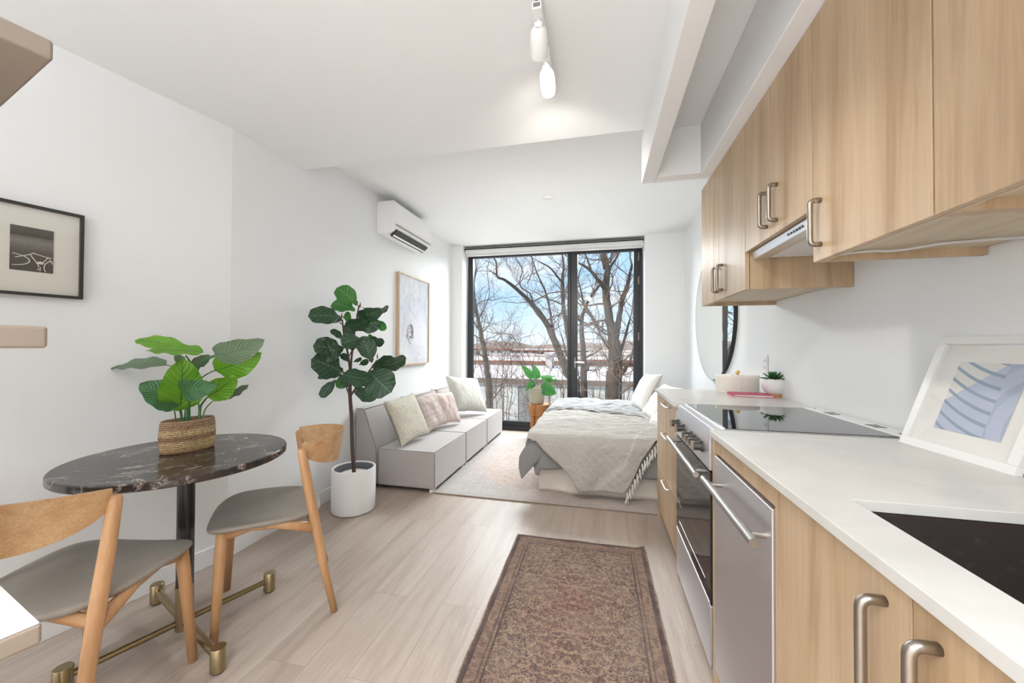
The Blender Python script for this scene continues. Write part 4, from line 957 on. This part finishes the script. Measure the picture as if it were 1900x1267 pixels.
lf(o, [(375, 330, 220, 140, 52, 0, .03, 15), (445, 340, 400, 135, 62, 0, .02, 10), (400, 370, 290, 520, 38, -.06, -.09, 35), (420, 390, 350, 490, 35, -.07, -.09, 20), (500, 300, 745, 355, 42, .04, .0, 50), (505, 440, 735, 560, 95, -.07, -.09, 15), (440, 330, 480, 230, 38, .02, .05, 30), (370, 340, 345, 290, 40, .03, .05, 40), (560, 300, 700, 300, 30, .06, .06, 55)], D0, 'leaf_philodendron', 'heart', 40, zx=Z2)
# ------------------------------------------------------------------ fiddle-leaf fig
fx, fy = -1.775, 2.472
o = thing('fiddle_leaf_fig', 'tall fiddle-leaf fig in a white cylindrical pot beside the sofa', 'plant', (fx, fy, 0))
b = B(); b.lathe([(0, 0), (.140, 0), (.150, .006), (.153, .02), (.153, .305), (.150, .312), (.141, .312), (.138, .305), (.138, .25), (0, .25)], n=56); smooth_auto(b.build('pot', 'pot_white', o, local=True))
b = B(); b.lathe([(.1375, .304), (.130, .304), (.129, .262), (0, .262)], n=48); b.build('liner', 'liner_grey', o, local=True)
b = B(); b.lathe([(0, .268), (.09, .268), (.095, .263)], n=32); b.build('inner_pot', 'mattress_white', o, local=True)
D0 = (Vector((fx, fy, .8))-CAM).dot(fwd); Z6 = (560, 500, 4.527)
stems(o, [([(440, 1715, 0), (425, 1500, 0), (418, 1250, .0), (405, 1060, .0), (405, 950, 0)], (.014, .013)),
          ([(408, 1000, 0), (405, 850, .02), (385, 700, .03), (355, 560, .03), (340, 420, .02)], (.010, .005)),
          ([(405, 1000, 0), (410, 850, -.02), (420, 720, -.03), (445, 520, -.02), (480, 300, 0)], (.010, .005)),
          ([(410, 1060, 0), (480, 960, -.04), (560, 860, -.06), (630, 760, -.06)], (.008, .004)),
          ([(400, 1060, 0), (370, 980, .03), (310, 890, .05)], (.007, .003)), ([(350, 470, .02), (300, 430, .03)], (.004, .003)), ([(385, 560, .02), (440, 480, 0)], (.004, .003)), ([(390, 740, .03), (440, 650, 0), (490, 600, -.03)], (.004, .003))], D0, .01, 'bark_fig', Z6, 'trunk')
FL = [(470, 300, 290, 155, 62, 0, -.04, 20, 'leaf_fig_bright', .12), (500, 312, 732, 308, 30, .0, .08, 60, 'leaf_fig', .22), (455, 385, 665, 340, 48, -.02, -.10, 30, 'leaf_fig', .12),
      (335, 405, 50, 395, 60, .0, -.08, 25, 'leaf_fig', .12), (450, 345, 258, 275, 55, .02, .05, 25, 'leaf_fig_bright', .06), (345, 400, 415, 395, 38, .02, .05, 10, 'leaf_fig_bright', .02), (340, 425, 220, 405, 34, .04, .0, 30, 'leaf_fig', .05),
      (350, 475, 555, 425, 48, -.02, -.08, 35, 'leaf_fig', .10), (440, 470, 655, 440, 66, -.03, -.04, 15, 'leaf_fig', .06), (640, 425, 700, 512, 30, .05, .03, 10, 'leaf_fig_bright', .05),
      (350, 595, 238, 508, 24, .02, -.02, 40, 'leaf_fig', .1), (345, 685, 95, 635, 68, .04, .0, 15, 'leaf_fig', .08), (355, 655, 130, 720, 75, .0, -.06, 10, 'leaf_fig', .08), (345, 860, 82, 750, 88, .03, .02, 15, 'leaf_fig', .06),
      (495, 580, 330, 630, 58, -.06, -.12, 30, 'leaf_fig', .1), (590, 782, 505, 560, 66, -.06, -.04, 15, 'leaf_fig', .06), (515, 560, 697, 612, 36, .03, .08, 50, 'leaf_fig', .1), (560, 600, 610, 580, 46, .05, .06, 20, 'leaf_fig_bright', .1),
      (620, 800, 878, 738, 48, -.02, .06, 45, 'leaf_fig', .14), (560, 850, 745, 1035, 112, -.08, -.14, 5, 'leaf_fig', .06), (600, 800, 782, 770, 60, -.02, .04, 25, 'leaf_fig', .08), (590, 800, 750, 860, 80, .02, .05, 10, 'leaf_fig', .05),
      (340, 870, 582, 918, 62, -.10, -.14, 25, 'leaf_fig', .12), (350, 890, 132, 912, 26, .0, -.04, 50, 'leaf_fig', .08), (285, 925, 158, 1075, 36, -.02, -.04, 15, 'leaf_fig', .04), (330, 880, 350, 1000, 46, .04, .02, 20, 'leaf_fig_bright', .0),
      (320, 890, 430, 955, 52, -.02, .0, 20, 'leaf_fig', .0), (435, 1025, 637, 1055, 50, -.02, -.06, 25, 'leaf_fig', .1), (385, 775, 335, 705, 25, .02, .03, 20, 'leaf_fig', .05), (430, 775, 505, 742, 14, .0, .03, 40, 'leaf_fig', .05), (440, 940, 510, 980, 34, .03, .05, 40, 'leaf_fig', .05), (540, 940, 640, 990, 34, .02, .06, 40, 'leaf_fig', .05), (480, 800, 560, 760, 22, .03, .05, 30, 'leaf_fig', .05), (380, 430, 420, 560, 38, .04, .05, 20, 'leaf_fig', .05), (470, 620, 400, 660, 30, .06, .08, 20, 'leaf_fig', .05)]
lf(o, FL, D0, 'leaf_fig', 'fiddle', 60, zx=Z6)
for x, y in ((335, 390), (490, 300), (635, 730)):
    p = at_d(560+x/4.527, 500+y/4.527, D0-.03); b = B(); b.tube([p-Vector((0, 0, .02)), p, p+Vector((.002, 0, .025))], [.003, .006, .001], 7); b.build('leaf_bud', 'bud_brown', o, smooth=True)
# ------------------------------------------------------------------ dining table
tx_, ty_ = -1.72, 1.25
o = thing('dining_table', 'round black marble dining table on a brass cross base', 'table', (tx_, ty_, 0))
b = B(); R = .375; b.lathe([(0, .718), (R-.004, .718), (R, .722), (R, .744), (R-.004, .748), (0, .748)], n=96); smooth_auto(b.build('tabletop', 'marble', o, local=True), .5)
cxb, cyb = -1.697-tx_, 1.245-ty_
pc = Vector((cxb, cyb, 0))
b = B(); b.cyl(pc+Vector((0, 0, .20)), pc+Vector((0, 0, .718)), .030, n=32); b.lathe([(0, .706), (.11, .706), (.11, .7175), (0, .7175)], (cxb, cyb, 0)); po = b.build('post', 'post_black', o, local=True, smooth=False); smooth_auto(po)
b = B(); b.cyl(pc+Vector((0, 0, .025)), pc+Vector((0, 0, .205)), .0315, n=32); smooth_auto(b.build('brass_sleeve', 'brass', o, local=True))
la = Vector((.346, .938, 0)).normalized(); lb = Vector((.942, -.335, 0)).normalized()
b = B(); b.cyl(pc+la*-.33+Vector((0, 0, .055)), pc+la*.33+Vector((0, 0, .055)), .0125, n=18).cyl(pc+lb*-.34+Vector((0, 0, .055)), pc+lb*.34+Vector((0, 0, .055)), .0155, n=18); smooth_auto(b.build('cross_bars', 'brass', o, local=True))
for d, l in ((la, .33), (la, -.33), (lb, .34), (lb, -.34)):
    c = pc+d*l; b = B(); b.lathe([(0, .006), (.024, .006), (.026, .008), (.026, .088), (.024, .091), (0, .091)], c, 28); f_ = smooth_auto(b.build('foot', 'brass', o, local=True)); b = B(); b.lathe([(0, 0), (.02, 0), (.02, .007), (0, .007)], c, 20); b.build('glide', 'rubber', f_, local=True)
# basket planter with calathea
bx_, by_, bz_ = -1.765, 1.300, .7485
o = thing('calathea_plant', 'green striped-leaf plant in an oval seagrass basket on the marble table', 'plant', (bx_, by_, bz_))
ang = math.atan2(.55, .45)*1.0
Mo = Matrix.Rotation(math.radians(75), 4, 'Z')
b = B(); prof = []
zz = 0
for k in range(19):
    z = .135*k/18; r0 = .097+.006*math.sin(math.pi*k/18)
    prof.append((r0+.0014*(1 if k % 2 else -1), z))
prof = [(0, 0)] + prof + [(.094, .137), (.088, .134), (.088, .105), (0, .105)]
b.lathe(prof, n=64, sx=.98, sy=.62); b.xf(Mo); b.build('basket', 'basket', o, local=True, smooth=True)
b = B(); b.lathe([(0, .118), (.088, .116)], n=40, sx=.98, sy=.62); b.xf(Mo); b.build('filler', 'moss_filler', o, local=True)
D0 = (Vector((bx_, by_, bz_+.2))-CAM).dot(fwd); Z3 = (200, 600, 4.873)
stems(o, [([(720, 905, 0), (735, 700, 0), (765, 500, 0), (760, 380, 0), (705, 290, 0)], (.0075, .003)), ([(768, 520, 0), (800, 400, -.02), (880, 320, -.05), (985, 282, -.07)], (.004, .0025)), ([(780, 500, 0), (830, 390, 0), (900, 330, 0), (985, 290, .02)], (.004, .0025)),
          ([(850, 490, .0), (910, 450, -.01), (990, 415, -.02)], (.003, .0025)), ([(680, 900, -.03), (660, 780, -.04), (655, 640, -.05)], (.0045, .0025)), ([(690, 900, 0), (700, 780, 0), (690, 650, 0)], (.003, .002)), ([(620, 900, -.02), (605, 800, -.04), (595, 740, -.05)], (.0025, .002)), ([(670, 900, -.03), (650, 780, -.05), (620, 735, -.06)], (.003, .002)),
          ([(830, 880, 0), (835, 760, 0), (880, 690, -.02), (920, 650, -.03)], (.006, .0025)), ([(855, 870, 0), (880, 780, .02), (940, 710, .05), (1000, 670, .08)], (.003, .002)), ([(830, 860, 0), (820, 720, 0), (795, 660, 0)], (.0035, .002)), ([(740, 880, 0), (735, 720, -.04), (700, 600, -.08)], (.004, .002)), ([(760, 430, 0), (790, 380, .04)], (.003, .002)), ([(765, 470, .0), (640, 400, .03), (530, 378, .05)], (.003, .002))], D0, .004, 'stem_green', Z3)
CL = [(700, 245, 245, 160, 58, .0, -.02, 35, 'leaf_calathea_lime', .10), (868, 262, 342, 245, 46, -.02, -.10, 62, 'leaf_calathea_lime', .03), (535, 375, 30, 412, 42, .05, .06, 60, 'leaf_calathea_grey', .06), (655, 792, 675, 312, 140, -.05, -.09, 10, 'leaf_calathea_lime', .04),
      (650, 740, 288, 545, 112, -.06, -.14, 20, 'leaf_calathea', .12), (660, 600, 1002, 545, 88, -.09, -.16, 15, 'leaf_calathea', .12), (965, 285, 1418, 150, 100, -.07, -.05, 20, 'leaf_calathea_grey', .14), (975, 430, 1388, 262, 118, -.02, .0, 15, 'leaf_calathea_lime', .06),
      (905, 665, 1165, 480, 96, -.03, -.05, 10, 'leaf_calathea_lime', .06), (1000, 670, 1272, 550, 34, .07, .12, 60, 'leaf_calathea_grey', .05), (760, 375, 920, 285, 46, .05, .09, 30, 'leaf_calathea_grey', .1), (795, 665, 835, 640, 36, .04, .05, 10, 'leaf_calathea', .0), (600, 330, 700, 310, 40, .06, .08, 20, 'leaf_calathea_grey', .0), (620, 770, 430, 640, 70, -.03, -.07, 20, 'leaf_calathea', .05)]
lf(o, CL, D0, 'leaf_calathea', 'ovate', 90, zx=Z3)
# ------------------------------------------------------------------ chairs
def chair(label, loc, heading):
    """heading: angle of the forward (facing) direction measured from +Y, counter-clockwise"""
    o = thing('dining_chair', label, 'chair', loc, heading, 'two ash dining chairs at the marble table')
    # seat: rounded shield, dished
    b = B(); n = 32
    def outline(t):
        # superellipse, wider in front
        c, s = math.cos(t), math.sin(t); e = .62
        x = .228*abs(c)**e*(1 if c > 0 else -1); y = .222*abs(s)**e*(1 if s > 0 else -1) - .008
        x *= 1+.06*(y/.215) if y > 0 else 1-.10*abs(y/.215)**2
        return x, y
    rings = []
    for k, (rr, dz, low) in enumerate(((0, 0, 0), (.3, 0, 0), (.6, 0, 0), (.85, 0, 0), (.96, -.003, 0), (1.0, -.012, 0), (.985, -.024, 0), (.93, -.034, 0), (.6, -.040, 0), (0, -.040, 0))):
        ring = []
        for i in range(n):
            x, y = outline(2*math.pi*i/n); x, y = x*rr, y*rr
            z = .462+dz + .022*(x/.235)**2 - .010 + .006*(y/.215) - .018*max(0, (y-.10)/.115)**2*(1 if y > .1 else 0)
            ring.append(b.bm.verts.new((x, y, z)))
        rings.append(ring)
    for a, c in zip(rings, rings[1:]):
        for i in range(n):
            try: b.bm.faces.new((a[i], a[(i+1) % n], c[(i+1) % n], c[i]))
            except ValueError: pass
    bmesh.ops.remove_doubles(b.bm, verts=b.bm.verts, dist=1e-5)
    b.build('seat', 'seat_leather', o, local=True, smooth=True, sub=1)
    for sx in (-1, 1):
        b = B(); b.tube([(sx*.168, .145, .440), (sx*.176, .150, .35), (sx*.202, .165, .0)], [.0215, .021, .0145], 14); g = b.build('leg', 'ash_chair', o, local=True, smooth=True)
        b = B(); b.tube([(sx*.228, -.275, 0), (sx*.222, -.222, .25), (sx*.217, -.190, .44), (sx*.213, -.160, .60), (sx*.210, -.138, .735), (sx*.2095, -.136, .748), (sx*.2095, -.136, .752)], [.0145, .0185, .0205, .0195, .0175, .014, .007], 14); b.build('leg', 'ash_chair', o, local=True, smooth=True)
    # apron: side rails curved, front and rear
    for sx in (-1, 1):
        b = B(); pts = [(sx*.168, .145, .415), (sx*.175, .05, .438), (sx*.188, -.05, .430), (sx*.214, -.185, .395)]
        b.tube(pts, [.018, .016, .016, .020], 8, flat=1.2, upv=(0, 0, 1)); b.build('side_rail', 'ash_chair', o, local=True, smooth=True)
    b = B(); b.tube([(-.160, .148, .415), (0, .150, .428), (.160, .148, .415)], .016, 8, flat=1.2, upv=(0, 0, 1)); b.build('cross_rail', 'ash_chair', o, local=True, smooth=True)
    b = B(); b.tube([(-.212, -.188, .40), (0, -.172, .425), (.212, -.188, .40)], .016, 8, flat=1.2, upv=(0, 0, 1)); b.build('cross_rail', 'ash_chair', o, local=True, smooth=True)
    # backrest: bent plywood band
    b = B()
    def g(u, v, side):
        t_ = (u-.5)*2; am = 1.30; a = t_*am
        x = .200*math.sin(a)/math.sin(am); y = -.140-.180*(math.cos(a)-math.cos(am))/(1-math.cos(am))
        k = abs(t_); top_ = .792-.020*k**2; bot = .640+.045*k**2+.030*k**6; z = bot+(top_-bot)*v; s = (v-.5)*2
        nx, ny = math.sin(a), -math.cos(a); th = .0060*(1-.3*s*s)
        return Vector((x+nx*th*side, y-.015*s*(1-k)+ny*th*side, z))
    n1, n2 = 41, 9
    b.grid(lambda u, v: g(u, v, 1), n1, n2); b.grid(lambda u, v: g(u, v, -1), n1, n2)
    # close the rim
    for (uu, vv) in (((0, 1), 0), ((0, 1), 1)):
        b.grid(lambda u, v: g(u, vv, 1 if v > .5 else -1), n1, 2)
    for uu in (0, 1): b.grid(lambda u, v: g(uu, u, 1 if v > .5 else -1), n2, 2)
    bmesh.ops.remove_doubles(b.bm, verts=b.bm.verts, dist=1e-5)
    smooth_auto(b.build('backrest', 'ash_back', o, local=True), .9)
    return o
# far chair: facing direction (-.74,-.67) ; +Y rotated by h: (-sin h, cos h)
chair('ash dining chair with a grey seat on the window side of the table', (-1.533, 1.481, 0), 2.338)
chair('ash dining chair with a grey seat nearest the camera, back towards it', (-1.676, .940, 0), .229)
# ------------------------------------------------------------------ wall shelves at the near left
sh = thing('shelf_unit', 'beige three-tier shelf unit at the near left, corner in view', 'shelf', (-1.23, .2, 0), 0)
cn = Vector((-1.008, .492, 0)); sd_ = nnor*-1; bk = ndir*-1
MS = Matrix(((sd_.x, bk.x, 0, cn.x), (sd_.y, bk.y, 0, cn.y), (0, 0, 1, 0), (0, 0, 0, 1)))
for z0, z1 in ((1.747, 1.785), (1.203, 1.244), (.655, .692)):
    b = B(); b.box((0, 0, z0), (.46, .85, z1), MS); s_ = b.build('shelf_board', 'shelf_beige', sh, bev=.006, seg=3)
    if z0 < 1: 
        b = B(); b.box((.003, .003, z1), (.457, .847, z1+.003), MS); q = b.build('marble_top', 'shelf_top', s_, bev=.001); q['label'] = 'white polished top'
b = B(); b.box((.44, .02, 0), (.46, .83, 1.785), MS); b.build('back_panel', 'shelf_beige', sh)
# ------------------------------------------------------------------ exterior
GZ = -7.0
st(box('floor_outside', (-90, 6.2, GZ-.2), (90, 160, GZ), 'ground')); bpy.data.objects['floor_outside'].name = 'ground'
def zpx(y, Y): return at_y(1030, y, Y).z
def bldg(name, label, x0, x1, y0, y1, zt, wall, roof, par=None, windows=(), group='buildings beyond the trees'):
    o = thing(name, label, 'building', ((x0+x1)/2, (y0+y1)/2, GZ), 0, group)
    box('wall', (x0, y0, GZ), (x1, y1, zt-.25), wall, o)
    box('roof', (x0-.1, y0-.1, zt-.25), (x1+.1, y1+.1, zt), roof, o)
    if par:
        b = B(); b.box((x0-.15, y0-.2, zt-.16), (x1+.15, y0-.1, zt+.05)).box((x0-.15, y1+.1, zt-.3), (x1+.15, y1+.2, zt+.06)); b.build('parapet', par, o)
    for (wx, wz, ww, wh) in windows:
        w = box('window', (wx, y0-.03, wz), (wx+ww, y0+.02, wz+wh), 'window_dark', o)
    return o
# nearest low flat-roofed building with a panelled wall
o = bldg('flat_roof_building', 'long low building with a pale flat roof just beyond the trees', -9, 9, 15.5, 27, zpx(706, 15.5), 'siding_light', 'snow_roof', 'parapet')
random.seed(31); x = -9
k = 0
while x < 8.6 and k < 60:
    w = random.uniform(.35, .9); m = random.choice(['siding_grey', 'siding_light', 'plaster_tan', 'concrete']); zt = zpx(706, 15.5)
    box('wall_panel', (x, 15.40, GZ), (min(9, x+w-.04), 15.5, zt-.26), m, o); x += w; k += 1
bldg('warehouse_building', 'white flat roof behind the nearest building', -22, -3.2, 30, 44, zpx(671, 30), 'plaster_tan', 'snow_roof', 'brick')
bldg('warehouse_building', 'low brick building with a red cornice in the middle distance', -2.6, 7.5, 33, 46, zpx(667, 33), 'brick', 'snow_roof', 'brick', [(-2+1.3*i, zpx(674, 33)-.9, .7, .7) for i in range(7)])
bldg('stair_tower', 'small grey block standing up from the nearest flat roof', at_y(1012, 680, 24).x, at_y(1024, 680, 24).x, 24, 25.2, zpx(655, 24), 'concrete', 'concrete')
bldg('warehouse_building', 'wide pale roof to the right behind the largest tree', 8.2, 24, 34, 48, zpx(668, 34), 'concrete', 'snow_roof', 'parapet')
random.seed(17)
for row, (Y, ybase) in enumerate(((52, 658), (64, 654), (77, 650), (90, 647))):
    X0 = -34*Y/70
    while X0 < 20*Y/70:
        w = random.uniform(5, 12); zt = zpx(ybase+random.uniform(-5, 3), Y)
        if random.random() < .8:
            bldg('distant_building', 'small distant rooftop in the city skyline', X0, X0+w, Y, Y+random.uniform(4, 9), zt, random.choice(['brick', 'plaster_tan', 'concrete', 'siding_light']), random.choice(['snow_roof', 'snow_roof', 'brick', 'concrete']), None, [(X0+.8+1.6*k, zt-1.3, .8, .8) for k in range(int((w-1.2)/1.6))], 'distant buildings of the skyline')
        X0 += w+random.uniform(.6, 3)
b = B(); b.grid(lambda u, v: Vector((-120+240*u, 120+25*v, zpx(641, 120)-.6+(2.2*nz(u*9, 2.5)+1.2*nz(u*31, 7)+1.0)*(1-abs(2*v-1))-(0 if 0 < v < 1 else 14))), 90, 5)
st(b.build('hills', 'hill', smooth=True))
# trees
def catmull(pts, k=4):
    q = []
    for i in range(len(pts)-1):
        a = pts[max(i-1, 0)]; b_ = pts[i]; c = pts[i+1]; d = pts[min(i+2, len(pts)-1)]
        for j in range(k):
            t_ = j/k; q.append(.5*((2*b_)+(c-a)*t_+(2*a-5*b_+4*c-d)*t_*t_+(3*b_-a-3*c+d)*t_**3))
    q.append(pts[-1]); return q
def twigs(b, p, d, L, r, depth, rnd, plane=1.0, up_=.12):
    pts = [p]; dd = d.normalized(); n = 5
    for i in range(n):
        dd = (dd + Vector((rnd.uniform(-.35, .35), rnd.uniform(-.35, .35)*plane, rnd.uniform(-.3, .3)+up_*.5))).normalized(); pts.append(pts[-1]+dd*L/n)
    b.tube(pts, [r*(1-.75*i/n) for i in range(n+1)], 4 if r < .012 else 6, cap=False)
    if depth > 0:
        for i in range(1, n+1):
            for _ in range(2 if i > 1 else 1):
                if rnd.random() < .42:
                    v = (dd + Vector((rnd.uniform(-1, 1), rnd.uniform(-1, 1)*plane, rnd.uniform(-.6, 1)))*.9).normalized(); twigs(b, pts[i], v, L*rnd.uniform(.4, .7), max(.003, r*.45), depth-1, rnd, plane, up_)
def tree(name, label, Y, limbs, seed, mat='bark', tw=1.0, tdepth=2, group=None):
    """limbs: lists of (px,py,width_px,dy) in window-zoom pixels"""
    rnd = random.Random(seed); base = at_y(860+limbs[0][0][0]/3.424, 430+limbs[0][0][1]/3.424, Y)
    o = thing(name, label, 'tree', (base.x, Y, GZ), 0, 'bare trees outside the window'); first = True
    bt = B()
    for L_ in limbs:
        P = [at_y(860+x/3.424, 430+y/3.424, Y+dy) for x, y, w, dy in L_]; R_ = [w/3.424/2*Y/F_PX for x, y, w, dy in L_]
        if first:
            P = [Vector((P[0].x, P[0].y, GZ))] + P; R_ = [R_[0]*1.25] + R_
        q = catmull(P, 4); rr = []
        for i in range(len(P)-1):
            for j in range(4): rr.append(R_[i]+(R_[i+1]-R_[i])*j/4)
        rr.append(R_[-1]); q = [v+Vector((nz(v.z*2, i, 1), nz(v.z*2, i, 5), 0))*rr[i]*.5 for i, v in enumerate(q)]
        b = B(); b.tube(q, rr, 10); b.build('trunk' if first else 'branch', mat, o, smooth=True); 
        for i in range(2, len(q)):
            if q[i].z > -3 and rnd.random() < .5*tw:
                ln = rnd.uniform(.5, 1.5); v = Vector((rnd.uniform(-1, 1), rnd.uniform(-.8, .8), rnd.uniform(-.1, 1))).normalized(); twigs(bt, q[i], v, ln, max(.006, min(.03, rr[i]*.35)), tdepth, rnd)
        # tip sprays
        v = (q[-1]-q[-3]).normalized(); twigs(bt, q[-1], v, 1.3, max(.006, rr[-1]*.8), tdepth, rnd)
        first = False
    t_ = bt.build('twigs', 'twig', o, smooth=False, recalc=False); t_['kind'] = 'stuff'; return o
tree('bare_tree', 'bare tree with a straight grey trunk at the left side of the window', 11.5, [
    [(165, 1080, 42, 0), (150, 900, 38, 0), (130, 740, 34, .1), (108, 640, 30, .1), (85, 520, 24, .2), (70, 420, 20, .2), (66, 330, 14, .3), (82, 230, 9, .3)],
    [(108, 640, 12, .1), (60, 560, 9, 0), (20, 480, 6, -.2)], [(95, 560, 9, .1), (140, 470, 7, .3), (165, 380, 5, .5), (150, 250, 4, .5), (165, 170, 3, .5)],
    [(140, 800, 10, 0), (70, 770, 7, -.2), (10, 800, 5, -.4)]], 101, 'bark_grey', .8)
tree('bare_tree', 'bare leaning tree whose long dark limb sweeps up left across the window', 10.0, [
    [(720, 1120, 62, 0), (660, 900, 56, 0), (600, 745, 46, 0), (535, 600, 38, -.1), (455, 480, 28, -.3), (345, 370, 22, -.5), (260, 305, 17, -.7), (215, 285, 12, -.8), (208, 200, 9, -.9), (190, 165, 7, -.9)],
    [(590, 720, 22, 0), (565, 600, 17, .2), (545, 470, 14, .3), (515, 370, 12, .4), (470, 270, 9, .4), (440, 180, 7, .5)],
    [(450, 475, 11, -.3), (420, 390, 9, -.3), (370, 360, 8, -.2), (358, 310, 7, -.2), (372, 240, 6, -.1), (330, 160, 5, 0)],
    [(655, 790, 12, 0), (635, 700, 9, .2), (620, 650, 7, .3)], [(530, 590, 8, 0), (575, 620, 7, -.2), (610, 600, 5, -.3)],
    [(405, 330, 6, 0), (440, 240, 5, .2), (430, 160, 4, .3)]], 102, 'bark', .9)
tree('bare_tree', 'bare tree rising behind the centre mullion, forking near the top', 13.0, [
    [(700, 1000, 30, 0), (680, 800, 28, 0), (655, 600, 26, 0), (635, 480, 24, 0), (632, 380, 22, 0), (630, 290, 18, .1), (636, 220, 14, .2), (625, 140, 11, .3)],
    [(630, 330, 14, 0), (590, 275, 12, -.1), (545, 225, 10, -.2), (480, 190, 7, -.3)], [(640, 470, 11, 0), (580, 440, 9, .2), (520, 420, 7, .3), (450, 380, 5, .4)]], 103, 'bark', .8)
tree('bare_tree', 'slim bare tree just right of the mullion, seen through the glazed door', 12.0, [
    [(765, 1040, 42, 0), (763, 850, 38, 0), (755, 700, 32, 0), (750, 575, 26, 0), (775, 475, 20, 0), (830, 385, 15, .1), (880, 320, 10, .2)],
    [(765, 470, 13, 0), (745, 370, 10, .2), (730, 290, 7, .3), (760, 200, 5, .3)], [(750, 580, 12, 0), (720, 520, 9, .2), (700, 400, 6, .4)],
    [(775, 470, 11, 0), (830, 560, 11, -.3), (880, 680, 11, -.5), (940, 765, 10, -.6)]], 104, 'bark', .8)
tree('bare_tree', 'largest bare tree, thick mossy trunk behind the glazed door', 9.5, [
    [(952, 1060, 98, 0), (958, 900, 88, 0), (965, 760, 82, 0), (945, 640, 62, 0), (925, 540, 50, 0), (908, 430, 46, 0), (905, 330, 44, 0), (915, 230, 36, 0), (895, 150, 28, .1), (865, 90, 22, .1)],
    [(965, 690, 46, 0), (985, 560, 34, .2), (1010, 440, 28, .3), (1045, 320, 22, .4), (1070, 210, 15, .5)],
    [(905, 370, 30, 0), (860, 310, 24, -.2), (800, 240, 17, -.3), (735, 200, 12, -.4)], [(812, 250, 13, -.3), (785, 170, 10, -.3), (755, 110, 8, -.3)],
    [(915, 250, 20, 0), (955, 190, 15, .2), (1000, 110, 11, .3)], [(895, 240, 16, 0), (880, 170, 12, 0), (850, 110, 9, .1)], [(1000, 760, 20, 0), (1035, 640, 15, .3), (1058, 550, 10, .5)], [(960, 960, 34, 0), (1010, 890, 26, -.2), (1060, 820, 20, -.3)], [(930, 200, 14, 0), (945, 130, 11, 0), (960, 90, 8, 0)]], 105, 'bark', .75)
# undergrowth of thin bare saplings
def shrub(label, xs, Y, seed, htop):
    rnd = random.Random(seed); p0 = at_y(xs, 700, Y); o = thing('bare_shrub', label, 'shrub', (p0.x, Y, GZ), 0, 'bare saplings outside the window')
    b = B()
    for k in range(5):
        a = rnd.uniform(0, 6.28); base_ = Vector((p0.x+.2*math.cos(a), Y+.2*math.sin(a), GZ)); tp = at_y(xs+rnd.uniform(-42, 42), htop+rnd.uniform(-10, 40), Y+rnd.uniform(-.6, .6))
        q = catmull([base_, base_.lerp(tp, .5)+Vector((rnd.uniform(-.35, .35), 0, 0)), base_.lerp(tp, .75)+Vector((rnd.uniform(-.4, .4), rnd.uniform(-.2, .2), 0)), tp], 7)
        q = [p_+Vector((.09*nz(p_.z*2.3, k*3.1, seed), .09*nz(p_.z*2.3, k*3.1, seed+5), 0))*1.8 for p_ in q]; rr = [.024*(1-.8*i/(len(q)-1)) for i in range(len(q))]; b.tube(q, rr, 6, cap=False)
        for i in range(9, len(q)):
            for _ in range(1 if rnd.random() < .62 else 0):
                v = Vector((rnd.uniform(-1, 1), rnd.uniform(-.8, .8), rnd.uniform(-.3, .9))); twigs(b, q[i], v, rnd.uniform(.4, 1.1), .009, 2, rnd)
    b.build('stems', 'twig', o, recalc=False); return o
shrub('thin brown sapling thicket in the lower left of the window', 905, 9.0, 201, 590); shrub('tangled bare sapling left of the potted philodendron', 945, 8.4, 202, 610)
shrub('tangled bare sapling behind the potted philodendron', 1015, 9.5, 203, 640); shrub('tangled bare sapling seen through the lower glazed door', 1110, 10.5, 204, 640); shrub('twiggy sapling at the right edge of the glazed door', 1165, 8.6, 205, 620)
